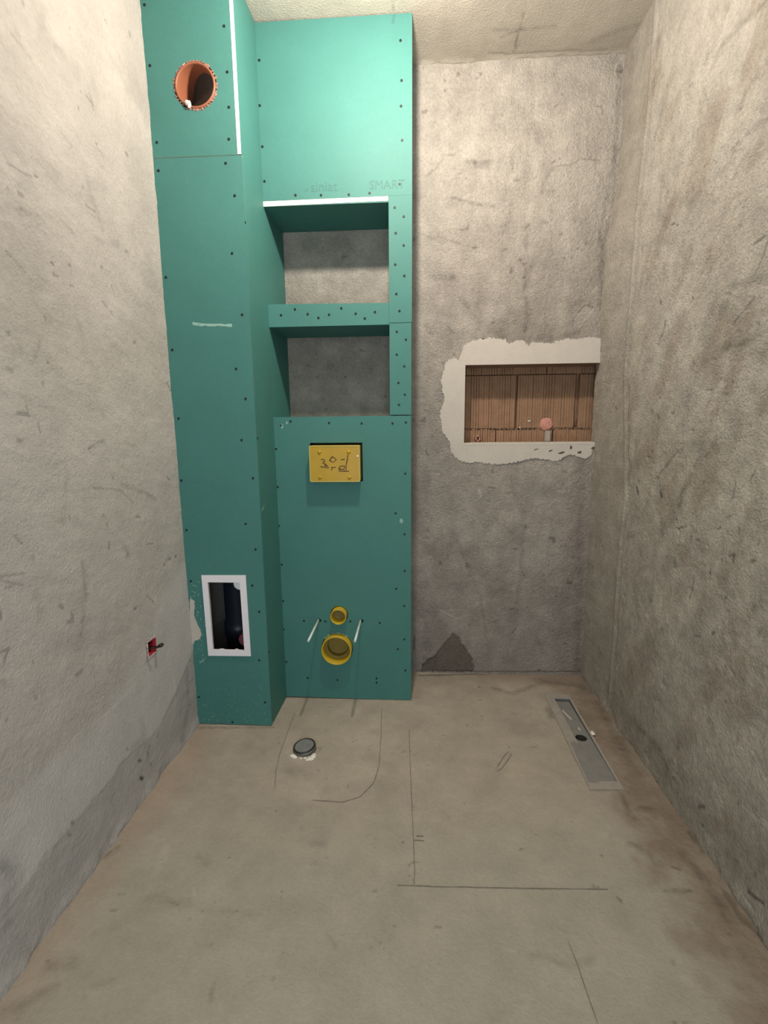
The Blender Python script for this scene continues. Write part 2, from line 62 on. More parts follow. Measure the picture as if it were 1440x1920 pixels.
STAIN_FLOOR=[(0.0106,0.8,[(-0.8788,1.1529),(-0.8643,1.1806)]),(0.0181,0.88,[(-0.8291,0.862),(-0.7799,0.8814)]),(0.0028,0.6,[(-0.8448,0.878),(-0.8384,0.8755)]),(0.0071,0.86,[(-0.6237,1.0233),(-0.6099,1.024)]),(0.0106,0.93,[(-0.6175,1.166),(-0.576,1.1422)]),(0.0113,0.92,[(-0.6906,1.0416),(-0.5449,1.0203),(-0.4013,1.007)]),(0.0053,0.88,[(-0.4325,0.8203),(-0.4392,0.8504)]),(0.0026,0.6,[(-0.5246,1.1681),(-0.5224,1.1664)]),(0.0057,0.85,[(-0.3428,1.2836),(-0.3364,1.2739)]),(0.0127,0.9,[(-0.298,1.2274),(-0.2656,1.2244)]),(0.0031,0.7,[(-0.4487,1.0148),(-0.4446,1.0129)]),(0.0024,0.7,[(-0.348,1.074),(-0.3441,1.0727)]),(0.0041,1.1,[(-0.5849,1.0694),(-0.5728,1.0476)]),(0.0039,0.6,[(-0.4408,1.3443),(-0.4376,1.3422)]),(0.0032,0.6,[(-0.302,1.4954),(-0.2996,1.4929)]),(0.0081,0.9,[(-0.7045,0.8363),(-0.6664,0.8436)]),(0.0032,0.75,[(-0.1048,1.0865),(-0.0978,1.0868)]),(0.0074,0.9,[(-0.2055,0.9714),(-0.1813,0.942)]),(0.0197,0.9,[(-0.447,1.526),(-0.3743,1.5025)]),(0.0129,0.88,[(-0.8656,0.7732),(-0.8245,0.7946),(-0.7894,0.8266)]),(0.0126,1.06,[(-0.7232,1.1876),(-0.6986,1.056)]),(0.0089,0.93,[(-0.7758,0.9416),(-0.7315,0.9567)]),(0.0035,0.55,[(0.3099,1.235),(0.3151,1.2379)]),(0.0035,0.55,[(0.5346,1.2285),(0.5369,1.2268)]),(0.0032,0.5,[(0.5281,1.1005),(0.534,1.0936)]),(0.0033,0.6,[(0.4876,1.1281),(0.4899,1.1267)]),(0.0027,0.6,[(-0.0324,1.2454),(-0.0293,1.2437)]),(0.003,0.7,[(-0.0464,0.9988),(-0.0437,0.9963)]),(0.0098,0.8,[(0.7235,1.4102),(0.7547,1.4062),(0.75,1.379)]),(0.0108,0.82,[(0.6323,1.274),(0.666,1.2484),(0.6827,1.2059)]),(0.0051,0.65,[(0.7152,1.1992),(0.7327,1.1918)]),(0.014,0.8,[(0.7677,1.2446),(0.7764,1.1941),(0.7824,1.1319),(0.7775,1.0481)]),(0.011,0.72,[(0.8318,1.322),(0.8332,1.2568)]),(0.0113,0.7,[(0.8171,1.1337),(0.8122,1.063),(0.8227,1.0312)]),(0.0062,1.15,[(0.8189,1.0837),(0.8199,1.0701)]),(0.0074,0.35,[(0.8247,1.025),(0.8284,0.9948)]),(0.0083,0.8,[(0.6856,1.502),(0.6871,1.4423),(0.6791,1.365)]),(0.0095,1.08,[(0.5996,0.9158),(0.6199,0.9013)]),(0.0056,0.75,[(0.6574,1.1255),(0.7269,1.1291)]),(0.0025,1.2,[(0.7795,1.1623),(0.7774,1.1467)]),(0.0085,0.9,[(0.2777,0.9484),(0.3564,0.93),(0.4085,0.9439)]),(0.0036,1.12,[(0.2122,0.9567),(0.2359,0.952)]),(0.0144,0.8,[(0.3746,2.1223),(0.4523,2.0793),(0.5941,2.1654)]),(0.0172,0.78,[(0.5872,1.9566),(0.5822,1.8975)]),(0.0237,0.8,[(0.6041,2.2055),(0.7667,2.1631),(0.8164,2.0951)]),(0.0091,0.55,[(0.0267,2.2273),(0.3306,2.256),(0.5974,2.2832)]),(0.0058,0.5,[(0.3093,2.1338),(0.3137,2.1292)]),(0.0216,0.83,[(0.8082,2.0076),(0.7945,1.7486),(0.7864,1.5713)]),(0.0063,0.8,[(-0.8809,1.7607),(-0.7313,1.7675),(-0.5733,1.7747)])]
STAIN_CEIL=[(0.0018,0.55,[(0.3954,1.9825),(0.3951,2.0891),(0.3942,2.197)]),(0.0052,0.7,[(0.4063,2.1852),(0.3932,2.2162)]),(0.007,0.85,[(0.2968,2.1048),(0.3626,2.1096),(0.5269,2.1044)]),(0.0051,0.8,[(0.3313,2.1428),(0.407,2.1013)]),(0.0053,0.7,[(0.2949,2.2154),(0.3959,2.2294),(0.5225,2.2258),(0.7592,2.2369)]),(0.0039,0.7,[(0.8369,2.1102),(0.8523,2.2183)]),(0.0124,0.9,[(0.651,2.2034),(0.7678,2.1394),(0.8235,2.1205)]),(0.0028,0.75,[(-0.0751,1.9483),(-0.0711,1.9876)])]
COVER = [(-0.4225, 1.1374), (-0.2161, 1.1372), (-0.2174, 0.9902), (-0.4237, 0.9895)]
STUDS = [(-0.381, 1.1129), (-0.2613, 1.1121), (-0.3816, 1.0099), (-0.2608, 1.0095)]
MARK_0 = [(-0.3752, 1.0806), (-0.3629, 1.0818), (-0.3604, 1.0737), (-0.3688, 1.067), (-0.3593, 1.0629), (-0.3584, 1.0493), (-0.3775, 1.0521)]
MARK_1 = [(-0.358, 1.0629), (-0.3447, 1.0466), (-0.3585, 1.0466)]
MARK_2 = [(-0.3284, 1.0924), (-0.3397, 1.079), (-0.3277, 1.0681), (-0.3124, 1.0802), (-0.3284, 1.0924)]
MARK_3 = [(-0.3327, 1.0356), (-0.331, 1.0492), (-0.3146, 1.0491)]
MARK_4 = [(-0.2946, 1.0801), (-0.2783, 1.0814)]
MARK_5 = [(-0.2657, 1.0974), (-0.2675, 1.0786), (-0.2733, 1.0597), (-0.2738, 1.0381)]
MARK_6 = [(-0.3039, 1.0382), (-0.2981, 1.0531), (-0.2789, 1.0544), (-0.282, 1.0408), (-0.3011, 1.0409)]
MARK_7 = [(-0.304, 1.0341), (-0.2617, 1.0331)]
MARK_8 = [(-0.3412, 1.075), (-0.3329, 1.0776)]
SLEEVES = [(-0.336, 0.2473), (-0.4023, 0.2461), (-0.2698, 0.2486), (-0.324, 0.4024), (-0.3617, 0.4019), (-0.2916, 0.4029), (-0.4064, 0.3814), (-0.224, 0.3798)]
# ------------------------------------------------------------ dimensions (metres; camera stands at x=0, y=0)
YP, YB, YC, XL, XR, H = 2.0, 2.256, 1.785, -0.890, 0.8365, 2.6624
T = 0.0125
# ------------------------------------------------------------ materials
def mat(name, color, rough=0.8, noise=0.0, nscale=8.0, bump=0.0, bscale=60.0, attr=False, metal=0.0, spec=0.5, fine=0.0, sss=0.0, bdist=1.0):
    m = bpy.data.materials.new(name); m.use_nodes = True; nt = m.node_tree; b = nt.nodes['Principled BSDF']
    b.inputs['Roughness'].default_value = rough; b.inputs['Metallic'].default_value = metal; b.inputs['Specular IOR Level'].default_value = spec
    tc = nt.nodes.new('ShaderNodeTexCoord'); src = None
    if attr:
        a = nt.nodes.new('ShaderNodeAttribute'); a.attribute_name = 'Col'; src = a.outputs['Color']
    else:
        rgb = nt.nodes.new('ShaderNodeRGB'); rgb.outputs[0].default_value = (*color, 1); src = rgb.outputs[0]
    for amt, sc in ((noise, nscale), (fine, 90.0)):
        if amt > 0:
            n = nt.nodes.new('ShaderNodeTexNoise'); n.inputs['Scale'].default_value = sc; n.inputs['Detail'].default_value = 6; n.inputs['Roughness'].default_value = 0.65
            nt.links.new(tc.outputs['Object'], n.inputs['Vector'])
            mr = nt.nodes.new('ShaderNodeMapRange'); mr.inputs[1].default_value = 0.3; mr.inputs[2].default_value = 0.7; mr.inputs[3].default_value = 1-amt; mr.inputs[4].default_value = 1+amt
            nt.links.new(n.outputs['Fac'], mr.inputs[0])
            vm = nt.nodes.new('ShaderNodeVectorMath'); vm.operation = 'SCALE'; nt.links.new(src, vm.inputs[0]); nt.links.new(mr.outputs[0], vm.inputs['Scale']); src = vm.outputs[0]
    nt.links.new(src, b.inputs['Base Color'])
    if bump > 0:
        n = nt.nodes.new('ShaderNodeTexNoise'); n.inputs['Scale'].default_value = bscale; n.inputs['Detail'].default_value = 5; n.inputs['Roughness'].default_value = 0.7
        nt.links.new(tc.outputs['Object'], n.inputs['Vector'])
        bp = nt.nodes.new('ShaderNodeBump'); bp.inputs['Strength'].default_value = bump; bp.inputs['Distance'].default_value = 0.004*bdist
        src_h = n.outputs['Fac']
        if attr:
            n2 = nt.nodes.new('ShaderNodeTexVoronoi'); n2.inputs['Scale'].default_value = 150; n2.inputs['Randomness'].default_value = 1.0
            nt.links.new(tc.outputs['Object'], n2.inputs['Vector'])
            ad = nt.nodes.new('ShaderNodeMath'); ad.operation = 'MULTIPLY_ADD'; ad.inputs[1].default_value = 0.35; nt.links.new(n2.outputs['Distance'], ad.inputs[0]); nt.links.new(n.outputs['Fac'], ad.inputs[2]); src_h = ad.outputs[0]
        nt.links.new(src_h, bp.inputs['Height']); nt.links.new(bp.outputs[0], b.inputs['Normal'])
    if sss > 0: b.inputs['Subsurface Weight'].default_value = sss; b.inputs['Subsurface Scale'].default_value = 0.01
    return m
M_PLASTER = mat('rough_plaster', (0.5,)*3, 0.95, 0.15, 13, 0.9, 120, attr=True, spec=0.12, fine=0.15, bdist=1.6)
M_SMOOTH = mat('smooth_plaster', (0.5,)*3, 0.85, 0.07, 8, 0.55, 130, attr=True, spec=0.2, fine=0.06, bdist=1.0)
M_SCREED = mat('floor_screed', (0.5,)*3, 0.85, 0.09, 8, 0.4, 110, attr=True, spec=0.2, fine=0.05)
GREEN = (0.053, 0.186, 0.163)
M_GREEN = mat('green_board_paper', GREEN, 0.62, 0.05, 6, 0.05, 300, spec=0.35, fine=0.04)
M_GYPSUM = mat('raw_gypsum', (0.80, 0.77, 0.70), 0.9, 0.04, 30, 0.2, 120)
M_PUTTY = mat('white_putty', (0.50, 0.46, 0.405), 0.9, 0.05, 12, 0.3, 90, fine=0.03)
M_SCREW = mat('black_screw', (0.012, 0.02, 0.018), 0.5, 0.05, 200, 0, spec=0.3)
M_YEL = mat('yellow_plastic', (0.43, 0.27, 0.006), 0.42, 0.06, 20, 0.03, 100)
M_YEL2 = mat('pale_yellow_edge', (0.5, 0.42, 0.08), 0.42, 0.04, 20, 0.03, 100)
M_YEL3 = mat('yellow_pipe', (0.52, 0.36, 0.02), 0.4, 0.05, 20, 0.03, 100)
M_OLIVE = mat('olive_lid', (0.19, 0.14, 0.02), 0.5, 0.05, 20)
M_WHITE = mat('white_plastic', (0.78, 0.76, 0.80), 0.4, 0.02, 20)
M_ROD = mat('grey_sleeve', (0.62, 0.70, 0.68), 0.45, 0.03, 60)
M_ORANGE = mat('orange_pvc', (0.27, 0.095, 0.048), 0.5, 0.1, 25, 0.08, 60)
M_RIMDUST = mat('dusty_orange_rim', (0.27, 0.16, 0.12), 0.9, 0.25, 50, 0.4, 80)
M_BLACK = mat('black_pvc', (0.012, 0.016, 0.026), 0.45, 0.1, 20)
M_DARK = mat('dark_void', (0.035, 0.03, 0.026), 0.9, 0.1, 20)
M_CAP = mat('grey_cap', (0.70, 0.70, 0.71), 0.5, 0.08, 30)
M_RED = mat('red_plastic', (0.42, 0.022, 0.035), 0.45, 0.12, 60)
M_MAROON = mat('maroon_plastic', (0.12, 0.018, 0.03), 0.5, 0.1, 60)
M_BRICK = mat('clay_block', (0.27, 0.158, 0.092), 0.9, 0.16, 16, 0.3, 120, fine=0.10)
M_MORTAR = mat('mortar', (0.22, 0.13, 0.08), 0.95, 0.2, 30, 0.5, 90)
M_FOAM = mat('pink_foam', (0.52, 0.24, 0.185), 0.8, 0.15, 40, 0.4, 90)
M_PENCIL = mat('pencil', (0.17, 0.15, 0.122), 0.9, 0.35, 60)
M_CHALK = mat('chalk_scratch', (0.25, 0.42, 0.37), 0.9, 0.15, 80)
M_MARKER = mat('brown_marker', (0.095, 0.052, 0.012), 0.7, 0.2, 90)
M_STEEL = mat('dusty_steel', (0.32, 0.315, 0.30), 0.42, 0.12, 25, 0.08, 60, metal=0.35)
M_STEEL2 = mat('blue_steel', (0.17, 0.17, 0.17), 0.5, 0.1, 25, 0.05, 60, metal=0.5)
M_FLANGE = mat('dusty_flange', (0.33, 0.30, 0.26), 0.8, 0.12, 30, 0.2, 70)
M_LID = mat('grey_lid', (0.19, 0.20, 0.20), 0.5, 0.12, 40, 0.08, 80)
M_RUBBER = mat('black_rubber', (0.02, 0.018, 0.014), 0.5, 0.1, 40)
M_PRINT = mat('faded_print', (0.044, 0.142, 0.125), 0.7, 0.15, 200)
M_FRONT = mat('unpainted_render', (0.20, 0.185, 0.165), 0.9, 0.1, 8, 0.3, 70)
M_RINGP = mat('pinkish_plaster', (0.50, 0.42, 0.39), 0.9, 0.15, 60, 0.3, 90)
M_BEAD = mat('pale_mortar', (0.42, 0.27, 0.17), 0.95, 0.2, 60, 0.4, 90)
M_CHIP = mat('chipped_hole', (0.10, 0.07, 0.05), 0.95, 0.3, 90)
# ------------------------------------------------------------ helpers
def tagit(o, label=None, cat=None, group=None, kind=None):
    if label: o['label'] = label
    if cat: o['category'] = cat
    if group: o['group'] = group
    if kind: o['kind'] = kind
    return o
def thing(name, label, cat, loc, group=None):
    o = bpy.data.objects.new(name, None); COL.objects.link(o); o.location = loc; o.empty_display_size = 0.05
    bpy.context.view_layer.update()
    return tagit(o, label, cat, group)
def link(name, me, mats, parent=None, smooth=False):
    if not isinstance(mats, (list, tuple)): mats = [mats]
    for m in mats:
        if m.name not in [x.name for x in me.materials]: me.materials.append(m)
    if smooth:
        for p in me.polygons: p.use_smooth = True
    o = bpy.data.objects.new(name, me); COL.objects.link(o)
    if parent is not None:
        o.parent = parent; o.matrix_parent_inverse = parent.matrix_world.inverted()
    return o
def bm_obj(name, bm, mats, parent=None, smooth=False, origin=None):
    me = bpy.data.meshes.new(name)
    if origin is not None: bmesh.ops.translate(bm, verts=bm.verts, vec=-Vector(origin))
    bmesh.ops.recalc_face_normals(bm, faces=bm.faces)
    bm.to_mesh(me); bm.free()
    o = link(name, me, mats, parent, smooth)
    if origin is not None: o.location = origin
    return o
def box(bm, x0, x1, y0, y1, z0, z1, bevel=0.0, mi=0):
    r = bmesh.ops.create_cube(bm, size=1.0)
    bmesh.ops.scale(bm, vec=(x1-x0, y1-y0, z1-z0), verts=r['verts']); bmesh.ops.translate(bm, vec=((x0+x1)/2, (y0+y1)/2, (z0+z1)/2), verts=r['verts'])
    fs = list({f for v in r['verts'] for f in v.link_faces})
    for f in fs: f.material_index = mi
    if bevel > 0: bmesh.ops.bevel(bm, geom=list({e for f in fs for e in f.edges}), offset=bevel, segments=2, affect='EDGES')
def plate(outer, holes, mapf, t, nvec):
    """flat polygon (2d) with holes, mapped by mapf to 3d, thickened by t along -nvec. side faces get material 1"""
    bm = bmesh.new(); edges = []
    for loop in [outer]+list(holes):
        vs = [bm.verts.new(mapf(*q)) for q in loop]
        edges += [bm.edges.new((vs[i], vs[(i+1) % len(vs)])) for i in range(len(vs))]
    r = bmesh.ops.triangle_fill(bm, use_beauty=True, use_dissolve=False, edges=edges)
    front = [f for f in bm.faces]
    n = Vector(nvec)
    ex = bmesh.ops.extrude_face_region(bm, geom=front, use_keep_orig=True)
    nv = [g for g in ex['geom'] if isinstance(g, bmesh.types.BMVert)]
    bmesh.ops.translate(bm, verts=nv, vec=-n*t)
    bm.normal_update()
    for f in bm.faces:
        f.material_index = 0 if abs(f.normal.dot(n)) > 0.7 else 1
    return bm
def rect(a, b, c, d): return [(a, c), (b, c), (b, d), (a, d)]
def circ(cx, cz, r, n=40, jit=0, rnd=None):
    return [(cx+(r+(rnd.uniform(-jit, jit) if jit else 0))*math.cos(2*math.pi*i/n), cz+(r+(rnd.uniform(-jit, jit) if jit else 0))*math.sin(2*math.pi*i/n)) for i in range(n)]
def rrect(x0, x1, z0, z1, r, n=4):
    out = []
    for cx_, cz_, a0 in ((x1-r, z1-r, 0), (x0+r, z1-r, 90), (x0+r, z0+r, 180), (x1-r, z0+r, 270)):
        for i in range(n+1): a = math.radians(a0+90*i/n); out.append((cx_+r*math.cos(a), cz_+r*math.sin(a)))
    return out
def lathe(bm, prof, center, axis='Y', n=36, mi=None):
    """prof: list of (r, t) along axis"""
    rings = []
    for r, t in prof:
        ring = []
        for i in range(n if r > 1e-6 else 1):
            a = 2*math.pi*i/n; c, s = r*math.cos(a), r*math.sin(a)
            p = {'Y': (c, t, s), 'Z': (c, s, t), 'X': (t, c, s)}[axis]
            ring.append(bm.verts.new(Vector(p)+Vector(center)))
        rings.append(ring)
    for k in range(len(rings)-1):
        A, B = rings[k], rings[k+1]
        for i in range(n):
            j = (i+1) % n
            if len(A) == 1 and len(B) == 1: continue
            if len(A) == 1: f = bm.faces.new((A[0], B[i], B[j]))
            elif len(B) == 1: f = bm.faces.new((A[i], A[j], B[0]))
            else: f = bm.faces.new((A[i], A[j], B[j], B[i]))
            if mi: f.material_index = mi[k]
def tube(bm, pts, r, n=8):
    pts = [Vector(p) for p in pts]; rings = []
    for i, p in enumerate(pts):
        d = (pts[min(i+1, len(pts)-1)]-pts[max(i-1, 0)]).normalized()
        a = d.orthogonal().normalized(); b = d.cross(a)
        rings.append([bm.verts.new(p+r*(a*math.cos(2*math.pi*k/n)+b*math.sin(2*math.pi*k/n))) for k in range(n)])
    for A, B in zip(rings, rings[1:]):
        for k in range(n): bm.faces.new((A[k], A[(k+1) % n], B[(k+1) % n], B[k]))
    bm.faces.new(rings[0][::-1]); bm.faces.new(rings[-1])
def lump(bm, c, s, seed=0, sub=2, amp=0.25):
    rnd = random.Random(seed); r = bmesh.ops.create_icosphere(bm, subdivisions=sub, radius=1.0)
    for v in r['verts']:
        k = 1+rnd.uniform(-amp, amp); v.co = Vector((c[0]+v.co.x*s[0]*k, c[1]+v.co.y*s[1]*k, c[2]+v.co.z*s[2]*k))
def ribbon(pts, w, mapf, t=0.0004, seed=0, nrm=(0, -1, 0), step=0.012, wob=0.0008):
    """thin raised stroke following a 2d polyline on a surface"""
    rnd = random.Random(seed); P = []
    for (a, b), (c, d) in zip(pts, pts[1:]):
        n = max(1, int(math.hypot(c-a, d-b)/step))
        for i in range(n): P.append(Vector((a+(c-a)*i/n+rnd.uniform(-wob, wob), b+(d-b)*i/n+rnd.uniform(-wob, wob))))
    P.append(Vector(pts[-1])); bm = bmesh.new(); L = []
    n3 = Vector(nrm)
    for i, p in enumerate(P):
        d = (P[min(i+1, len(P)-1)]-P[max(i-1, 0)])
        d = d.normalized() if d.length > 1e-9 else Vector((1, 0)); q = Vector((-d.y, d.x)); ww = w*rnd.uniform(0.6, 1.15)/2
        L.append((bm.verts.new(Vector(mapf(*(p+q*ww)))), bm.verts.new(Vector(mapf(*p))+n3*t), bm.verts.new(Vector(mapf(*(p-q*ww))))))
    for A, B in zip(L, L[1:]):
        bm.faces.new((A[0], A[1], B[1], B[0])); bm.faces.new((A[1], A[2], B[2], B[1]))
    return bm
# ------------------------------------------------------------ numpy noise
def vnoise(U, V, seed):
    rs = np.random.RandomState(seed); tab = rs.rand(256, 256).astype(np.float32)
    iu = np.floor(U).astype(np.int64); iv = np.floor(V).astype(np.int64); fu = (U-iu).astype(np.float32); fv = (V-iv).astype(np.float32)
    fu = fu*fu*fu*(fu*(fu*6-15)+10); fv = fv*fv*fv*(fv*(fv*6-15)+10)
    a = tab[iu & 255, iv & 255]; b = tab[(iu+1) & 255, iv & 255]; c = tab[iu & 255, (iv+1) & 255]; d = tab[(iu+1) & 255, (iv+1) & 255]
    return (a*(1-fu)+b*fu)*(1-fv)+(c*(1-fu)+d*fu)*fv
def fbm(U, V, s, seed, octv=4, rough=0.55):
    o = 0; a = 1; n = 0
    for k in range(octv):
        o = o+a*(vnoise(U*s*2**k+17.3*k, V*s*2**k+5.1*k, seed+k)-0.5); n += a; a *= rough
    return o/n*2
def sst(a, b, x):
    t = np.clip((x-a)/(b-a), 0, 1); return t*t*(3-2*t)
def seg_dist(U, V, pts):
    D = np.full(U.shape, 9.0, dtype=np.float32)
    if len(pts) == 1: return np.hypot(U-pts[0][0], V-pts[0][1])
    for (a, b), (c, d) in zip(pts, pts[1:]):
        L = (c-a)**2+(d-b)**2+1e-12; t = np.clip(((U-a)*(c-a)+(V-b)*(d-b))/L, 0, 1)
        D = np.minimum(D, np.hypot(U-a-t*(c-a), V-b-t*(d-b)))
    return D
def in_poly(U, V, poly):
    r = np.zeros(U.shape, bool); n = len(poly)
    for i in range(n):
        (a, b), (c, d) = poly[i], poly[(i+1) % n]
        if b == d: continue
        r ^= ((V > b) != (V > d)) & (U < (c-a)*(V-b)/(d-b)+a)
    return r
def axis_cuts(segs):
    out = []
    for a, b, st in segs: out += list(np.linspace(a, b, max(2, int(round((b-a)/st))+1))[:-1])
    return np.array(out+[segs[-1][1]])
def surface(name, us, vs, mapf, color, height, stains, hole=None, material=None, wobble=0.006):
    U, V = np.meshgrid(us, vs, indexing='ij'); U = U.astype(np.float64); V = V.astype(np.float64)
    C = color(U, V)*ALB; Hh = height(U, V)
    WU = U+fbm(U, V, 45, 901, 3)*wobble; WV = V+fbm(U, V, 45, 931, 3)*wobble
    blot = 1+0.35*fbm(U, V, 60, 951, 3)
    for w, k, pts in stains:
        xs = [q[0] for q in pts]; ys = [q[1] for q in pts]; m = w*2.2+0.015
        i0, i1 = np.searchsorted(us, (min(xs)-m, max(xs)+m)); j0, j1 = np.searchsorted(vs, (min(ys)-m, max(ys)+m))
        if i1 <= i0 or j1 <= j0: continue
        sl = (slice(i0, i1), slice(j0, j1)); w = max(w, 0.003)
        jit = 1.0 if w > 0.006 else 0.35
        D = seg_dist(U[sl]+(WU[sl]-U[sl])*jit, V[sl]+(WV[sl]-V[sl])*jit, pts)
        big = w > 0.012
        soft = k > 0.73
        A = 1-sst(w*(0.0 if soft else 0.35), w*(1.9 if soft else 1.25), D*blot[sl])
        if soft: A = A*np.clip(1.25+1.3*(blot[sl]-1)/0.35, 0.3, 1.9)
        C[sl] *= (1+(k-1)*A*1.0)[..., None]
        if k < 0.72: Hh[sl] -= A*min(0.004, w*0.8)*(1-k)
    P = mapf(U, V, Hh).astype(np.float32)
    nu, nv = U.shape; idx = np.arange(nu*nv).reshape(nu, nv)
    F = np.stack([idx[:-1, :-1], idx[1:, :-1], idx[1:, 1:], idx[:-1, 1:]], -1)
    if hole is not None:
        cu = (us[:-1]+us[1:])/2; cv = (vs[:-1]+vs[1:])/2; CU, CV = np.meshgrid(cu, cv, indexing='ij'); keep = ~hole(CU, CV); F = F[keep]
    F = F.reshape(-1, 4); me = bpy.data.meshes.new(name); me.vertices.add(nu*nv); me.vertices.foreach_set('co', P.reshape(-1))
    me.loops.add(F.size); me.loops.foreach_set('vertex_index', F.reshape(-1).astype(np.int32)); me.polygons.add(len(F))
    me.polygons.foreach_set('loop_start', np.arange(0, F.size, 4, dtype=np.int32)); me.polygons.foreach_set('loop_total', np.full(len(F), 4, np.int32))
    me.polygons.foreach_set('use_smooth', np.ones(len(F), bool)); me.update(calc_edges=True)
    ca = me.color_attributes.new('Col', 'FLOAT_COLOR', 'POINT'); buf = np.ones((nu*nv, 4), np.float32); buf[:, :3] = np.clip(C.reshape(-1, 3), 0, 0.95); ca.data.foreach_set('color', buf.reshape(-1))
    o = link(name, me, material); o['kind'] = 'structure'; return o
ALB = 0.68
def lerp(A, B, m): return A*(1-m[..., None])+np.array(B)*m[..., None]
G = 0.004
# ------------------------------------------------------------ wall_back
NX0, NX1, NZ0, NZ1, ND = 0.2315, 0.8700, 1.133, 1.478, 0.125
def back_color(U, V):
    C = np.ones(U.shape+(3,))*np.array((0.475, 0.43, 0.375))
    n = fbm(U, V, 5, 11); C = C*(1+0.16*n+0.17*fbm(U, V, 13, 13)+0.10*fbm(U, V, 32, 14))[..., None]
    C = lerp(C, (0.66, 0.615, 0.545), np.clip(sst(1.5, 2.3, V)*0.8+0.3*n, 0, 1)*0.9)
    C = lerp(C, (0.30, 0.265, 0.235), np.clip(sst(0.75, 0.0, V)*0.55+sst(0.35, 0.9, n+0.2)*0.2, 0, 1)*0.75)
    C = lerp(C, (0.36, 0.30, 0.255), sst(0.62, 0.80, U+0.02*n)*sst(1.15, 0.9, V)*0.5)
    st = fbm(U, V*0.18, 22, 15); C = C*(1+0.07*st)[..., None]
    sp = vnoise(U*55, V*55, 21)*vnoise(U*23, V*23, 22); C = C*(1-0.35*sst(0.66, 0.82, sp))[..., None]
    t = in_poly(U+fbm(U, V, 50, 35, 3)*0.010, V+fbm(U, V, 50, 36, 3)*0.010, TRI)
    C[t] = np.array((0.215, 0.187, 0.155))*(1+0.1*n[t])[..., None]
    return C
def back_height(U, V):
    h = 0.0035*fbm(U, V, 6, 31)+0.0022*fbm(U, V*0.3, 26, 33)+0.0016*fbm(U, V, 55, 37, 3)*sst(-0.3, 0.3, fbm(U, V, 9, 38, 2))
    h = h-0.0022*sst(0.6, 0.8, vnoise(U*60, V*60, 41)*vnoise(U*31, V*28, 42))
    for x0, w, a in ((0.36, 0.035, 0.003), (0.48, 0.02, -0.002), (0.66, 0.03, 0.002)):
        h = h+a*np.exp(-((U-x0-0.02*fbm(U, V, 3, 44, 2))/w)**2)
    h = h+0.002*fbm(U, V, 120, 47, 2)*sst(0.5, 0.8, U)
    m = (U > 0.09) & (V > 1.02) & (V < 1.61); h[m] = np.minimum(h[m], 0.0022); t = in_poly(U, V, TRI); h[t] = h[t]*0.3-0.003
    return h
bu = axis_cuts([(-0.93, -0.60, 0.02), (-0.60, 0.0, 0.006), (0.0, NX0, G), (NX0, NX1, G), (NX1, 0.95, 0.01)])
bv = axis_cuts([(-0.03, NZ0, G), (NZ0, NZ1, G), (NZ1, 2.69, G)])
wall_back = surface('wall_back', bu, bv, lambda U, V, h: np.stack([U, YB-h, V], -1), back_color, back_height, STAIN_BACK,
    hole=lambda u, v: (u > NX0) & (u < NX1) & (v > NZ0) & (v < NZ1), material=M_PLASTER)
wall_back['label'] = 'rough grey-beige plastered back wall with a rectangular recess'
# recess lining
bm = bmesh.new(); rv = 0.012
box(bm, NX0-rv, NX0, YB-0.0015, YB+ND+0.03, NZ0-rv, NZ1+rv); box(bm, NX0, NX1, YB-0.004, YB+ND+0.03, NZ0-rv, NZ0+0.001)
bmesh.ops.bevel(bm, geom=[e for e in bm.edges], offset=0.002, segments=1, affect='EDGES')
bm_obj('recess_lining', bm, M_PUTTY, wall_back)
bm = bmesh.new(); box(bm, NX0-0.005, NX1+0.03, YB+0.006, YB+ND+0.03, NZ1+0.0006, NZ1+rv); bm_obj('recess_ceiling', bm, M_MORTAR, wall_back)
bm = bmesh.new(); box(bm, NX0-0.02, NX1+0.05, YB+ND+0.022, YB+ND+0.06, NZ0-0.05, NZ1+0.05); bm_obj('mortar_bed', bm, M_MORTAR, wall_back)
# hollow clay blocks at the back of the recess, ribs running upwards
def block_mesh(x0, x1, z0, z1, seed, pitch=0.0118):
    rnd = random.Random(seed); bm = bmesh.new(); y = YB+ND; prof = [(x0, 0.004)]; x = x0
    n = max(3, int((x1-x0)/pitch)); st = (x1-x0)/n
    for i in range(n):
        a = x0+i*st; d = rnd.uniform(-0.001, 0.001)
        q = rnd.uniform(0.72, 0.9); prof += [(a+st*0.08, d), (a+st*q, d+rnd.uniform(-.0006, .0006)), (a+st*(q+.06), rnd.choice((0.002, 0.003, 0.007)))]
    prof += [(x1, 0.004)]
    lo = [bm.verts.new((px, y+d, z0+rnd.uniform(0, .001))) for px, d in prof]; hi = [bm.verts.new((px, y+d, z1-rnd.uniform(0, .001))) for px, d in prof]
    for i in range(len(prof)-1): bm.faces.new((lo[i], lo[i+1], hi[i+1], hi[i]))
    b0 = bm.verts.new((x0, y+0.03, z0)); b1 = bm.verts.new((x1, y+0.03, z0)); t0 = bm.verts.new((x0, y+0.03, z1)); t1 = bm.verts.new((x1, y+0.03, z1))
    bm.faces.new(lo[::-1]+[b0, b1]); bm.faces.new(hi+[t1, t0]); bm.faces.new((lo[0], hi[0], t0, b0)); bm.faces.new((lo[-1], b1, t1, hi[-1]))
    return bm
k = 0
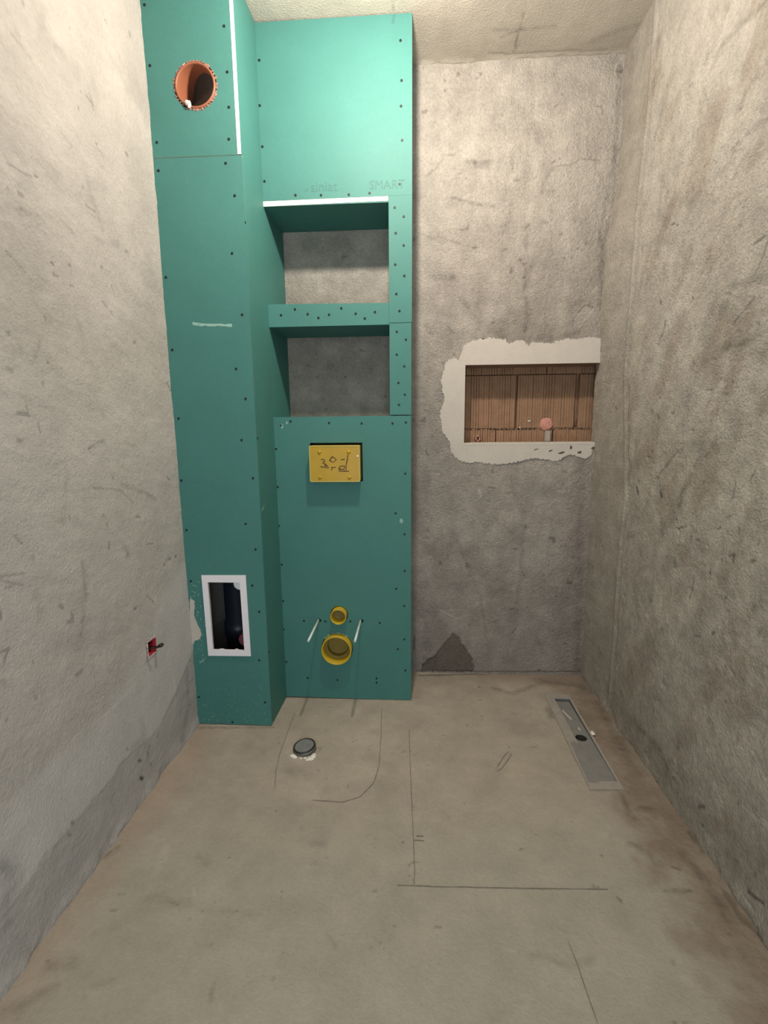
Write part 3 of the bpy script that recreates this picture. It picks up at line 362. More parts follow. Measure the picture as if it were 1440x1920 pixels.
for x0, x1, z0, z1 in [(0.225, 0.4815, 1.199, 1.443), (0.4905, 0.758, 1.199, 1.443), (0.777, 0.905, 1.197, 1.443), (0.225, 0.3925, 1.10, 1.1915), (0.3965, 0.660, 1.10, 1.1905), (0.666, 0.905, 1.10, 1.1905),
                       (0.225, 0.62, 1.447, 1.50), (0.624, 0.905, 1.447, 1.50)]:
    bm_obj('brick', block_mesh(x0, x1, z0, z1, k), M_BRICK, wall_back); k += 1
bm = bmesh.new(); rnd = random.Random(17)
for i in range(34): lump(bm, (0.232+i*0.0185+rnd.uniform(-.004, .004), YB+ND+0.004, 1.1945+rnd.uniform(-.0012, .0012)), (rnd.uniform(.006, .012), 0.006, rnd.uniform(.0016, .0030)), i, 1, 0.3)
tagit(bm_obj('mortar_bead', bm, M_BEAD, wall_back), kind='stuff')
bm = bmesh.new(); lump(bm, (0.768, YB+ND+0.016, 1.31), (0.011, 0.012, 0.13), 5, 2, 0.3); bm_obj('mortar_joint', bm, M_MORTAR, wall_back)
# white putty around the recess
def rough_loop(pts, seed, step=0.006, amp=0.0035, close=True):
    rnd = random.Random(seed); out = []; n = len(pts)
    for i in range(n if close else n-1):
        (a, b), (c, d) = pts[i], pts[(i+1) % n]; m = max(1, int(math.hypot(c-a, d-b)/step))
        for j in range(m):
            k = 0 if j == 0 else 1; out.append((a+(c-a)*j/m+k*rnd.uniform(-amp, amp), b+(d-b)*j/m+k*rnd.uniform(-amp, amp)))
    if not close: out.append(pts[-1])
    return out
outer = rough_loop(PATCH+[(0.836, NZ1)], 3, 0.0045, 0.0045, close=False)+[(NX0-0.001, NZ1), (NX0-0.001, NZ0), (0.8274, NZ0)]+rough_loop(PATCH2, 4, 0.0045, 0.0045, close=False)
bm = plate(outer, [], lambda a, b: (a, YB-0.0035, b), 0.012, (0, -1, 0))
bmesh.ops.subdivide_edges(bm, edges=[e for e in bm.edges if e.calc_length() > 0.03], cuts=2)
po = bm_obj('putty_patch', bm, [M_PUTTY, M_PUTTY], wall_back); po['label'] = 'white putty smeared around the recess'
rnd = random.Random(8)
for i, (a, b) in enumerate(CHIPS):
    s = [(.011, .006), (.014, .004), (.010, .003), (.012, .0025), (.013, .004), (.011, .004), (.006, .009), (.004, .006), (.004, .007)][i]
    lp = [(a+s[0]*math.cos(t)*(1+rnd.uniform(-.4, .4)), b+s[1]*math.sin(t)*(1+rnd.uniform(-.4, .4))+0.3*s[0]*math.cos(t)*(i < 7)) for t in [2*math.pi*j/11 for j in range(11)]]
    bm_obj('chip', plate(lp, [], lambda p, q: (p, YB-0.0042, q), 0.003, (0, -1, 0)), [M_CHIP, M_CHIP], wall_back)
# ------------------------------------------------------------ wall_left
def left_zone(U, V):
    w = 0.05*fbm(U, V, 4, 61); top = np.interp(U, [0.8, 1.2, 1.45, 1.6, 1.79], [0.36, 0.40, 0.50, 0.64, 0.72])+w
    bot = np.interp(U, [0.6, 0.9, 1.1, 1.3, 1.5, 1.65, 1.79], [0.13, 0.17, 0.19, 0.20, 0.17, 0.25, 0.33])+w*0.6+0.012*fbm(U, V, 22, 66)
    return sst(0.03, -0.03, V-top)*sst(-0.003, 0.004, V-bot), sst(0.004, -0.012, V-bot-0.012*fbm(U, V, 50, 68))
def left_color(U, V):
    C = np.ones(U.shape+(3,))*np.array((0.57, 0.535, 0.49))
    n = fbm(U, V, 4, 51); n2 = fbm(U+V*0.6, V-U*0.3, 9, 55)
    C = C*(1+0.07*n+0.09*n2+0.03*fbm(U, V, 34, 59))[..., None]
    C = lerp(C, (0.44, 0.42, 0.385), np.clip(sst(0.05, 0.6, fbm(U, V, 7, 57)+0.1*n2), 0, 1)*0.5)
    C = lerp(C, (0.68, 0.66, 0.62), sst(1.7, 1.0, V)*0.65)  # lower wall painted lighter, standing in for light the lamps do not give
    a, b = left_zone(U, V); C = lerp(C, (0.73, 0.72, 0.70), a*0.85)
    C = lerp(C, (0.56, 0.55, 0.53), b*0.8)
    sp = vnoise(U*60, V*60, 71)*vnoise(U*21, V*21, 72); C = C*(1-0.3*sst(0.72, 0.85, sp)*(1-a))[..., None]
    return C
def left_height(U, V):
    a, b = left_zone(U, V)
    h = 0.004*fbm(U, V, 3.5, 81)+(0.0012*fbm(U+V, V-U*.4, 30, 83)+0.0006*fbm(U, V, 90, 85, 3))*(1-0.8*a)+0.0006*a-0.0006*b
    h = h+0.0012*fbm(U*0.5+V, V, 14, 87)*(1-a)
    h = h+0.010*np.exp(-(V/0.03)**2)*(0.5+fbm(U, V, 12, 89))
    return h
JY, JZ, JR = 1.495, 0.479, 0.025
lu = axis_cuts([(-1.05, 0.55, 0.04), (0.55, JY-JR, G), (JY-JR, JY+JR, 0.0025), (JY+JR, 1.80, G), (1.80, 2.30, 0.03)])
lv = axis_cuts([(-0.03, JZ-JR, G), (JZ-JR, JZ+JR, 0.0025), (JZ+JR, 2.69, G)])
wall_left = surface('wall_left', lu, lv, lambda U, V, h: np.stack([XL+h, U, V], -1), left_color, left_height, STAIN_LEFT,
    hole=lambda u, v: (abs(u-JY) < JR) & (abs(v-JZ) < JR), material=M_SMOOTH)
wall_left['label'] = 'smooth cream and grey plastered wall on the left'
# ------------------------------------------------------------ wall_right
cz = np.array([q[1] for q in CORNERB][::-1]); cx = np.array([q[0] for q in CORNERB][::-1])
ry = np.array([q[0] for q in RIDGE][::-1]); rz = np.array([q[1] for q in RIDGE][::-1])
def right_color(U, V):
    C = np.ones(U.shape+(3,))*np.array((0.545, 0.50, 0.43))
    n = fbm(U, V, 4, 111); n2 = fbm(U*1.2+V*0.9, (V-U)*0.5, 12, 115)
    C = C*(1+0.16*n+0.24*n2+0.12*fbm(U, V, 28, 119))[..., None]
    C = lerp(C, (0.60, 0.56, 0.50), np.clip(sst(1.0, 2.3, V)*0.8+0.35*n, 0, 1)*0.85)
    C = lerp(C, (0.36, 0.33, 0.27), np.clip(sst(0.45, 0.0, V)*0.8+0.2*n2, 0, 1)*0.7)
    C = lerp(C, (0.38, 0.315, 0.25), sst(0.10, 0.42, fbm(U*1.5+V, (V-U)*0.6, 5, 117)+0.1*n2)*0.5)
    yr = np.interp(V, rz, ry); d = U-yr; C = lerp(C, (0.49, 0.445, 0.375), sst(0.0, 0.012, d)*0.5)
    C = C*(1-0.22*np.exp(-((d+0.004)/0.007)**2)*(0.6+fbm(U, V, 9, 118)))[..., None]  # shade line beside the ridge, put into the wall colour
    sp = vnoise(U*70, V*70, 121)*vnoise(U*25, V*25, 122); C = C*(1-0.35*sst(0.70, 0.86, sp)*sst(2.3, 1.2, V))[..., None]
    return C
def right_height(U, V):
    h = 0.004*fbm(U, V, 4, 131)+0.0026*fbm(U*1.3+V*0.8, V-U*0.5, 17, 133)+0.0018*fbm(U+V*0.7, V-U*.5, 52, 137, 3)*sst(-0.35, 0.3, fbm(U, V, 8, 138, 2))
    h = h-0.0028*sst(0.64, 0.84, vnoise(U*66, V*66, 141)*vnoise(U*33, V*30, 142))
    yr = np.interp(V, rz, ry); d = U-yr
    h = h*(1-0.6*sst(0, 0.02, d))+0.004*np.exp(-((d-0.012)/0.012)**2)-0.003*np.exp(-((d+0.01)/0.01)**2)
    c = np.interp(V, cz, cx)+0.003*fbm(U*0, V, 25, 143); f = sst(0.02, 1.0, d/(2.26-yr))
    h = h*(1-f*0.5)+f*(XR-c)
    h = h+0.012*np.exp(-(V/0.035)**2)*(0.55+0.8*fbm(U, V, 11, 145))
    return h
ru = axis_cuts([(-1.05, 0.55, 0.04), (0.55, 2.30, G)]); rvv = axis_cuts([(-0.03, 2.69, G)])
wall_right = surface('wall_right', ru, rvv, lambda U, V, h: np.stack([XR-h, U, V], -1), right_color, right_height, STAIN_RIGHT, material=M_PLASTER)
wall_right['label'] = 'rough grey-beige plastered wall on the right'
# ------------------------------------------------------------ floor
def floor_color(U, V):
    C = np.ones(U.shape+(3,))*np.array((0.56, 0.495, 0.405))
    n = fbm(U, V, 3, 151); n2 = fbm(U, V, 11, 155)
    C = C*(1+0.11*n+0.11*n2+0.06*fbm(U, V, 30, 157))[..., None]
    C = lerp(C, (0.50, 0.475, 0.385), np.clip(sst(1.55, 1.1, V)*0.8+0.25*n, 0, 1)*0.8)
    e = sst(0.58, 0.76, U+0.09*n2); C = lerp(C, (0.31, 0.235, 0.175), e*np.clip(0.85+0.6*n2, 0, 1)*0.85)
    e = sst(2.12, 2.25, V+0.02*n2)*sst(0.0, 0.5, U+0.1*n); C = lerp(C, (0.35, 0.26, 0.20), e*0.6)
    e = sst(-0.74, -0.88, U+0.05*n2); C = lerp(C, (0.56, 0.43, 0.33), e*0.6)
    sp = vnoise(U*90, V*90, 161)*vnoise(U*17, V*17, 162); C = C*(1-0.25*sst(0.72, 0.86, sp))[..., None]
    return C
def floor_height(U, V):
    e = sst(0.62, 0.82, U)
    return 0.0012*fbm(U, V, 3, 171)+(0.0005+0.0018*e)*fbm(U, V, 28, 173)+(0.0003+0.0007*e)*fbm(U, V, 80, 175, 3)
DX0, DX1, DY0, DY1 = 0.632, 0.697, 1.522, 2.040
fu = axis_cuts([(-0.93, -0.5, G), (-0.5, DX0, G), (DX0, DX1, G), (DX1, 0.90, G)]); fv = axis_cuts([(-1.05, 0.55, 0.04), (0.55, DY0, G), (DY0, DY1, G), (DY1, 2.29, G)])
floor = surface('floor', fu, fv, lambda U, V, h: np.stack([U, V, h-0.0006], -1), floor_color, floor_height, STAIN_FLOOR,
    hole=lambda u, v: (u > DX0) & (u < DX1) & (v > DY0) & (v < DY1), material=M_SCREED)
floor['label'] = 'bare beige concrete screed floor'
for i, (L, w) in enumerate([(PEN_A, .0022), (PEN_B, .0019), (PEN_C, .0022), (PEN_D, .0018), (PEN_E, .002), (PEN_F, .0028), (PEN_G, .0022), (PEN_H, .0018), (PEN_I, .002)]):
    bm_obj('pencil_line', ribbon(L, w, lambda a, b: (a, b, 0.0012), 0.0002, i, (0, 0, 1), 0.02, 0.0006), M_PENCIL, floor)
# ------------------------------------------------------------ ceiling
def ceil_color(U, V):
    C = np.ones(U.shape+(3,))*np.array((0.72, 0.66, 0.56)); n = fbm(U, V, 5, 181); return C*(1+0.10*n+0.05*fbm(U, V*0.3, 16, 183))[..., None]
ceiling = surface('ceiling', axis_cuts([(-0.93, 0.93, 0.008)]), axis_cuts([(-1.05, 1.5, 0.05), (1.5, 2.30, 0.008)]), lambda U, V, h: np.stack([U, V, H-h], -1), ceil_color,
    lambda U, V: 0.003*fbm(U, V, 4, 191)+0.0005*fbm(U, V, 25, 193)+0.006*np.exp(-((V-YB)/0.012)**2)*(0.5+fbm(U, V, 30, 195)), STAIN_CEIL, material=M_SMOOTH)
ceiling['label'] = 'raw concrete ceiling with a joint line'
# wall behind the camera, with the doorway the daylight comes through
bm = bmesh.new(); box(bm, -0.95, -0.42, -1.10, -1.0, -0.02, 2.70); box(bm, 0.42, 0.95, -1.10, -1.0, -0.02, 2.70); box(bm, -0.42, 0.42, -1.10, -1.0, 2.06, 2.70)
tagit(bm_obj('wall_front', bm, M_FRONT), 'plastered wall with a doorway behind the photographer', kind='structure')
# added holder over the bulb, out of view, blocks light towards the ceiling
lh = thing('added_light_blocker', 'added black holder over the bulb, out of view, blocking light towards the ceiling', 'light blocker', (-0.07, 1.40, H))
bm = bmesh.new(); lathe(bm, [(0.0, 2.52), (0.016, 2.515), (0.022, 2.49), (0.036, 2.465), (0.037, 2.461), (0.0, 2.461)], (-0.07, 1.40, 0), 'Z', 24); bm_obj('socket', bm, M_BLACK, lh, True)
bm = bmesh.new(); tube(bm, [(-0.07, 1.40, 2.515), (-0.07, 1.40, H+0.004)], 0.003, 8); bm_obj('cord', bm, M_BLACK, lh, True)
# ------------------------------------------------------------ screws
def screw_mesh():
    bm = bmesh.new(); lathe(bm, [(0.0, -0.0002), (0.0017, -0.0003), (0.0019, -0.0012), (0.0044, -0.0011), (0.0050, 0.0004)], (0, 0, 0), 'Y', 10)
    me = bpy.data.meshes.new('screw'); bmesh.ops.recalc_face_normals(bm, faces=bm.faces); bm.to_mesh(me); bm.free(); me.materials.append(M_SCREW); return me
SME = screw_mesh()
def screws(pts, parent, mapf, rot=0.0):
    for q in pts:
        o = bpy.data.objects.new('screw', SME); COL.objects.link(o); o.parent = parent; o.matrix_parent_inverse = parent.matrix_world.inverted()
        o.location = mapf(*q); o.rotation_euler = (0, 0, rot)
# ------------------------------------------------------------ pipe boxing (left column)
CX = -0.581; ZJ = 2.1205; XW = -0.8915
boxing = thing('plasterboard_boxing', 'tall green plasterboard boxing in the left corner with a round pipe hole', 'boxing', ((XW+CX)/2, (YC+YB)/2, 0))
fm = lambda a, b: (a, YC, b)
ZC = H-0.004
rnd = random.Random(2)
upo = [(XW, ZJ+0.0012), (CX-T-0.0004, ZJ-0.0003), (CX-T-0.0004, ZC), (XW, ZC)]
bm_obj('board', plate(upo, [circ(-0.7243, 2.3318, 0.0735, 40, 0.0012, rnd)], fm, T, (0, -1, 0)), [M_GREEN, M_GYPSUM], boxing)
bot = [(XW, 0.004), (-0.84, 0.001), (-0.80, 0.004), (-0.74, 0.002), (-0.68, 0.003), (-0.62, 0.001), (CX-0.004, 0.002), (CX, 0.010)]
hx0, hx1, hz0, hz1 = -0.814, -0.668, 0.322, 0.625
bm_obj('board', plate(bot+[(CX, ZJ-0.0030), (XW, ZJ-0.0018)], [rect(hx0, hx1, hz0, hz1)], fm, T, (0, -1, 0)), [M_GREEN, M_GREEN], boxing)
# side board; above the joint its raw edge shows at the front
sideo = [(YC+T+0.0015, 0.004), (YB-0.004, 0.004), (YB-0.004, ZC), (YC, ZC), (YC, ZJ+0.001), (YC+T+0.0015, ZJ+0.001)]
sx = lambda y: CX-0.0004+max(0, y-2.0)*0.055
bm = plate(sideo, [], lambda a, b: (sx(a), a, b), T, (1, 0, 0))
bm_obj('side_board', bm, [M_GREEN, M_GYPSUM], boxing)
bm = bmesh.new(); box(bm, CX-T, CX-0.0006, YC-0.0006, YC+0.002, ZJ+0.001, ZC)
eo = bm_obj('raw_edge', bm, M_GYPSUM, boxing); eo['label'] = 'white raw gypsum edge'
screws(SCR_COL, boxing, lambda a, b: (a, YC, b)); screws(SCR_SIDE, boxing, lambda a, b: (CX, a, b), math.pi/2)
bm = plate(rough_loop(SMEAR, 5, 0.008, 0.002), [], lambda a, b: (a, YC-0.0015, b), 0.0015, (0, -1, 0)); so = bm_obj('putty_smear', bm, [M_PUTTY, M_PUTTY], boxing); so['label'] = 'white putty smear on the left edge'
bm = bmesh.new(); rnd = random.Random(12)
for i in range(70):
    a = rnd.gauss(-0.862, 0.014); b = rnd.uniform(0.27, 0.62); lump(bm, (a, YC-0.0004, b), (rnd.uniform(.0008, .002), 0.0006, rnd.uniform(.001, .006)), i, 1)
for i in range(90):
    a = rnd.uniform(-0.87, -0.60); b = abs(rnd.gauss(0, 0.07))+0.012; lump(bm, (a, YC-0.0004, b), (rnd.uniform(.0006, .0018), 0.0005, rnd.uniform(.0006, .0022)), i, 1)
tagit(bm_obj('putty_speckles', bm, M_CHALK, boxing), kind='stuff')
cmf = lambda a, b: (a, YC-0.0002, b)
bm_obj('scratch', ribbon([(-0.792, 1.582), (-0.76, 1.576), (-0.70, 1.574), (-0.648, 1.571)], 0.010, cmf, 0.0004, 4, (0, -1, 0), 0.012, 0.001), M_CHALK, boxing)
smf = lambda a, b: (CX+0.0003, a, b)
for L, w in [([(1.80, 0.893), (1.86, 0.925), (1.955, 0.951)], 0.006), ([(1.86, 1.44), (1.92, 1.50), (1.985, 1.545)], 0.005), ([(1.95, 1.86), (1.955, 1.98)], 0.006), ([(1.90, 1.64), (1.96, 1.70)], 0.004)]:
    bm_obj('scratch', ribbon(L, w, smf, 0.0005, int(w*1e4), (1, 0, 0), 0.01, 0.002), M_CHALK, boxing)
# orange vent pipe in the boxing
PX, PZ = -0.7243, 2.3318
vp = thing('vent_pipe', 'orange round plastic pipe end in the top of the green boxing', 'pipe', (PX, YC, PZ-0.07))
bm = bmesh.new(); lathe(bm, [(0.0625, 0.19), (0.0615, 0.0), (0.0632, -0.004), (0.0675, -0.004), (0.0690, 0.0), (0.0690, 0.19), (0.0625, 0.19)], (PX, YC, PZ), 'Y', 48)
bm_obj('pipe', bm, M_ORANGE, vp, True)
bm = bmesh.new(); lathe(bm, [(0.0, 0.004), (0.03, 0.003), (0.0622, 0.0)], (PX, YC+0.055, PZ), 'Y', 32); [setattr(v, 'co', Vector((v.co.x, v.co.y-0.75*(v.co.x-PX)+0.012*math.sin((v.co.z-PZ)*60), v.co.z))) for v in bm.verts]; bm_obj('pipe_shade', bm, M_DARK, vp)  # tilted dark disc standing in for the shade inside the pipe
bm = bmesh.new(); rnd = random.Random(9)
for i in range(44):
    a = 2*math.pi*i/44
    if rnd.random() < 0.12: continue
    lump(bm, (PX+0.0715*math.cos(a), YC-0.0005, PZ+0.0715*math.sin(a)), (rnd.uniform(.003, .0085), rnd.uniform(.0008, .0018), rnd.uniform(.002, .0065)), i, 1, 0.45)
tagit(bm_obj('sealing_ring', bm, M_RIMDUST, vp), kind='stuff')
bm = bmesh.new(); lump(bm, (-0.7515, YC-0.006, 2.2795), (0.008, 0.006, 0.008), 3, 2, 0.3); lump(bm, (-0.7460, YC-0.007, 2.2725), (0.005, 0.005, 0.010), 4, 2, 0.3); bm_obj('plaster_drip', bm, M_GYPSUM, vp)
# inspection hatch frame
hf = thing('inspection_hatch_frame', 'white rectangular plastic frame around the open hatch low on the green boxing', 'hatch', (-0.739, YC, 0.305))
ho = [(-0.8290, 0.6425), (-0.6525, 0.6440), (-0.6505, 0.3080), (-0.8255, 0.3065)]
hi = [(-0.8055, 0.6150), (-0.6775, 0.6148), (-0.6755, 0.3318), (-0.700, 0.334), (-0.703, 0.337), (-0.712, 0.337), (-0.718, 0.333), (-0.755, 0.333), (-0.762, 0.337), (-0.776, 0.3365), (-0.782, 0.332), (-0.8040, 0.3330)]
bm = plate(ho, [hi], lambda a, b: (a, YC-0.005, b), 0.0048, (0, -1, 0)); bm_obj('frame', bm, [M_WHITE, M_WHITE], hf)
bm = bmesh.new()
for r in ((-0.812, -0.808, 0.324, 0.622), (-0.674, -0.670, 0.324, 0.622)): box(bm, r[0], r[1], YC-0.001, YC+0.014, r[2], r[3])
box(bm, -0.812, -0.67, YC-0.001, YC+0.014, 0.3235, 0.327); box(bm, -0.812, -0.67, YC-0.001, YC+0.014, 0.6195, 0.623); bm_obj('sleeve', bm, M_WHITE, hf)
sp_ = thing('soil_pipe', 'dark vertical drain pipe inside the open hatch', 'pipe', (-0.785, 2.02, 0))
bm = bmesh.new(); lathe(bm, [(0.052, 0.0), (0.055, 0.002), (0.055, 0.30), (0.062, 0.302), (0.062, 0.36), (0.055, 0.362), (0.055, 1.9)], (-0.785, 2.02, 0), 'Z', 36); bm_obj('pipe', bm, M_BLACK, sp_, True)
vc = thing('pipe_cap', 'grey round pipe cap at the upper right inside the open hatch', 'cap', (-0.668, 1.806, 0.56))
bm = bmesh.new(); lathe(bm, [(0.0, -0.004), (0.012, -0.004), (0.013, 0.0), (0.023, 0.0), (0.026, 0.004), (0.026, 0.03), (0.0, 0.03)], (-0.6860, 1.8000, 0.6030), 'Y', 32); bm_obj('lid', bm, M_CAP, vc)
bm = bmesh.new(); lathe(bm, [(0.022, 0.03), (0.022, 0.30)], (-0.6860, 1.8000, 0.6030), 'Y', 24); bm_obj('pipe', bm, M_BLACK, vc, True)
rw = thing('valve_handle', 'dark red round valve handle at the lower right inside the open hatch', 'valve', (-0.684, 1.82, 0.33))
bm = bmesh.new(); lathe(bm, [(0.0, -0.006), (0.012, -0.006), (0.014, 0.0), (0.026, 0.0), (0.030, 0.006), (0.026, 0.012), (0.0, 0.012)], (-0.684, 1.82, 0.358), 'Y', 24); bm_obj('handle', bm, M_MAROON, rw)
bm = bmesh.new(); lathe(bm, [(0.009, 0.012), (0.009, 0.36)], (-0.684, 1.82, 0.358), 'Y', 16); bm_obj('stem', bm, M_BLACK, rw, True)
# ------------------------------------------------------------ toilet wall unit with two niches
PX0, PX1 = -0.5795, -0.0055
unit = thing('plasterboard_toilet_wall', 'green plasterboard toilet wall with two open niches', 'partition wall', ((PX0+PX1)/2, (YP+YB)/2, 0))
pm = lambda a, b: (a, YP, b)
SX = -0.0945           # inner edge of the right-hand strip
N1T, N1B, N2T, N2B = 2.0590, 1.6925, 1.6060, 1.2550
up_o = [(PX0, N1T+0.0065), (SX, N1T+0.0090), (SX, 2.0685), (PX1, 2.0685), (PX1, ZC), (PX0, ZC)]
bm_obj('board', plate(up_o, [], pm, T, (0, -1, 0)), [M_GREEN, M_GREEN], unit)
bm_obj('board', plate([(SX-0.0005, 1.6125), (PX1-0.001, 1.6125), (PX1, 2.0680), (SX, 2.0680)], [], pm, T, (0, -1, 0)), [M_GREEN, M_GREEN], unit)
bm_obj('board', plate([(SX-0.0005, 1.2570), (PX1-0.003, 1.2570), (PX1-0.003, 1.6105), (SX, 1.6105)], [], lambda a, b: (a, YP-0.0006, b), T, (0, -1, 0)), [M_GREEN, M_GREEN], unit)
lin = plate([(PX0-0.002, N2T), (SX-0.001, N2T), (SX-0.001, N1B-0.006), (PX0-0.002, N1B)], [], pm, T, (0, -1, 0))
bm_obj('lintel_board', lin, [M_GREEN, M_GREEN], unit)
CVX0, CVX1, CVZ0, CVZ1 = -0.4275, -0.2100, 0.9870, 1.1470
LP, SPp = (-0.336, 0.2473), (-0.324, 0.4024)
low = [(PX0-0.004, 0.0065), (-0.40, 0.0035), (-0.2, 0.0025), (PX1-0.004, 0.0015), (PX1-0.004, 1.2535), (PX0, 1.2535)]
holes = [rect(CVX0, CVX1, CVZ0, CVZ1), circ(LP[0], LP[1], 0.0695, 40), circ(SPp[0], SPp[1], 0.0385, 32), circ(-0.4125, 0.3725, 0.0085, 14), circ(-0.2260, 0.3735, 0.0085, 14)]
bm_obj('board', plate(low, holes, pm, T, (0, -1, 0)), [M_GREEN, M_GREEN], unit)
# niche linings
bm = bmesh.new(); box(bm, PX0, SX-0.0005, YP+0.001, YB-0.006, N1T-T, N1T); bm_obj('niche_ceiling', bm, M_GREEN, unit)
bm = plate([(PX0-0.001, 2.0468), (SX-0.001, 2.0512), (SX-0.001, 2.0668), (PX0-0.001, 2.0648)], [], lambda a, b: (a, YP-0.0005, b), 0.004, (0, -1, 0))
eo = bm_obj('raw_edge', bm, [M_GYPSUM, M_GYPSUM], unit); eo['label'] = 'white raw gypsum edge'
bm = bmesh.new(); box(bm, PX0+0.0, SX-0.0005, YP+T+0.0005, YB-0.006, N2T+0.002, N2T+0.002+T); bm_obj('niche_ceiling', bm, M_GREEN, unit)
bm = bmesh.new(); box(bm, PX0+0.0, SX-0.0005, YP+T+0.0005, YB-0.006, N1B-0.006-T, N1B-0.007); bm_obj('niche_shelf', bm, M_GREEN, unit)
bm = bmesh.new(); box(bm, PX0+0.004, SX-0.0005, YP+T+0.0005, YB-0.006, N2B-0.003-T, N2B-0.002); bm_obj('niche_sill', bm, M_GREEN, unit)
bm = bmesh.new(); box(bm, SX, SX+T, YP+T+0.0008, YB-0.006, N2B, N1T-0.013); bm_obj('niche_side', bm, M_GREEN, unit)
bm = bmesh.new(); box(bm, PX1-T-0.004, PX1-0.005, YP+T+0.0005, YB-0.006, 0.004, ZC-0.002); bm_obj('side_board', bm, M_GREEN, unit)
for L in (SCR_TOP, SCR_STRIP, SCR_LINTEL): screws(L, unit, lambda a, b: (a, YP-0.0005, b))
screws(SCR_LOW, unit, lambda a, b: (a, YP, b))
def text_part(body, x0, x1, z0, size, parent, italic=0.0):
    cu = bpy.data.curves.new('t', 'FONT'); cu.body = body; cu.size = size; cu.extrude = 0.0002; cu.resolution_u = 3
    tmp = bpy.data.objects.new('t', cu); COL.objects.link(tmp); bpy.context.view_layer.update()
    me = bpy.data.meshes.new_from_object(tmp.evaluated_get(bpy.context.evaluated_depsgraph_get())); bpy.data.objects.remove(tmp)
    n = len(me.vertices); co = np.empty(n*3, np.float32); me.vertices.foreach_get('co', co); co = co.reshape(-1, 3); w = co[:, 0].max()-co[:, 0].min()
    s = (x1-x0)/w; X = x0+(co[:, 0]-co[:, 0].min())*s; Z = z0+co[:, 1]*s; Y = np.full(n, YP-0.0003)-co[:, 2]
    me.vertices.foreach_set('co', np.stack([X, Y, Z], -1).astype(np.float32).reshape(-1)); me.update(); me.materials.clear()
    return link('printed_lettering', me, M_PRINT, parent)
o = text_part('siniat', -0.389, -0.288, 2.0925, 0.04, unit); o['label'] = 'faint printed word siniat'
o = text_part('SMART', -0.165, -0.033, 2.0925, 0.04, unit); o['label'] = 'faint printed word SMART'
bm = plate([(-0.4135, 2.094), (-0.398, 2.094), (-0.4055, 2.108)], [], lambda a, b: (a, YP-0.0002, b), 0.0004, (0, -1, 0)); bm_obj('printed_mark', bm, [M_PRINT, M_PRINT], unit)
bm = plate([(-0.080, 2.628), (-0.069, 2.630), (-0.066, 2.657), (-0.074, 2.657)], [], lambda a, b: (a, YP-0.0003, b), 0.0006, (0, -1, 0)); o = bm_obj('edge_mark', bm, [M_PRINT, M_PRINT], unit); o['label'] = 'grey-green mark at the top edge'  # thin darker strip laid on the board at its top edge
rnd = random.Random(31)
for a, b, w, h in ((-0.541, 1.216, .006, .010), (-0.52, 1.23, .004, .006), (-0.05, 0.82, .006, .012), (-0.56, 1.26, .004, .004)):
    lp = [(a+w*math.cos(t)*rnd.uniform(.6, 1.3), b+h*math.sin(t)*rnd.uniform(.6, 1.3)) for t in [2*math.pi*j/10 for j in range(10)]]
    if b < 1.25: bm_obj('plaster_spot', plate(lp, [], lambda p, q: (p, YP-0.0003, q), 0.0005, (0, -1, 0)), [M_CHALK, M_CHALK], unit)
# ------------------------------------------------------------ yellow cistern cover
cvr = thing('cistern_opening_cover', 'yellow rectangular plastic cover with brown handwriting on the green toilet wall', 'cover', (-0.32, YP, 0.99))
fx0, fx1, fz0, fz1 = -0.4232, -0.2165, 0.9895, 1.1374
bm = plate(rrect(fx0, fx1, fz0, fz1, .007), [rrect(fx0+.004, fx1-.004, fz0+.004, fz1-.004, .005)], lambda a, b: (a, 1.9575, b), 0.055, (0, -1, 0)); o = bm_obj('rim', bm, [M_YEL2, M_YEL], cvr); o['label'] = 'paler yellow rim'
bm = plate(rrect(fx0+.0042, fx1-.0042, fz0+.0042, fz1-.0042, .005), [], lambda a, b: (a, 1.9585, b), 0.004, (0, -1, 0)); bm_obj('face_plate', bm, [M_YEL, M_YEL], cvr)
for a, b in STUDS:
    bm = bmesh.new(); lathe(bm, [(0.0, -0.0055), (0.004, -0.005), (0.0085, 0.0)], (a, 1.9585, b-0.002), 'Y', 6); bm_obj('stud', bm, M_YEL, cvr)
mk = lambda a, b: (a, 1.9583, b)
for i, L in enumerate([MARK_0, MARK_1, MARK_2, MARK_3, MARK_4, MARK_5, MARK_6, MARK_7, MARK_8]):
    bm_obj('handwriting', ribbon(L, .0056, mk, 0.0003, i, (0, -1, 0), 0.008, 0.0004), M_MARKER, cvr)
bm = bmesh.new(); lump(bm, (-0.2255, 1.9575, 1.094), (0.003, 0.001, 0.004), 3, 2, 0.3); bm_obj('plaster_spot', bm, M_GYPSUM, cvr)
# ------------------------------------------------------------ yellow pipe ends
wp = thing('waste_pipe_sleeve', 'large yellow round pipe sleeve low on the green toilet wall', 'pipe', (LP[0], YP, LP[1]-0.066))
bm = bmesh.new(); lathe(bm, [(0.0590, 0.055), (0.0600, 0.0), (0.0625, -0.002), (0.0655, -0.002), (0.0665, 0.001), (0.0665, 0.08)], (LP[0], 1.966, LP[1]), 'Y', 48); bm_obj('sleeve', bm, M_YEL3, wp, True)
bm = bmesh.new(); lathe(bm, [(0.0590, 0.0), (0.048, 0.001), (0.0465, 0.003), (0.0455, 0.022), (0.0, 0.022)], (LP[0], 1.966+0.045, LP[1]), 'Y', 40); bm_obj('lid', bm, M_OLIVE, wp, False)
bm = bmesh.new(); rnd = random.Random(10)
for i in range(16):
    a = math.radians(50+i*6+rnd.uniform(-2, 2)); lump(bm, (LP[0]+0.069*math.cos(a), YP-0.002, LP[1]+0.069*math.sin(a)), (.004, .003, .0025), i, 1, 0.3)
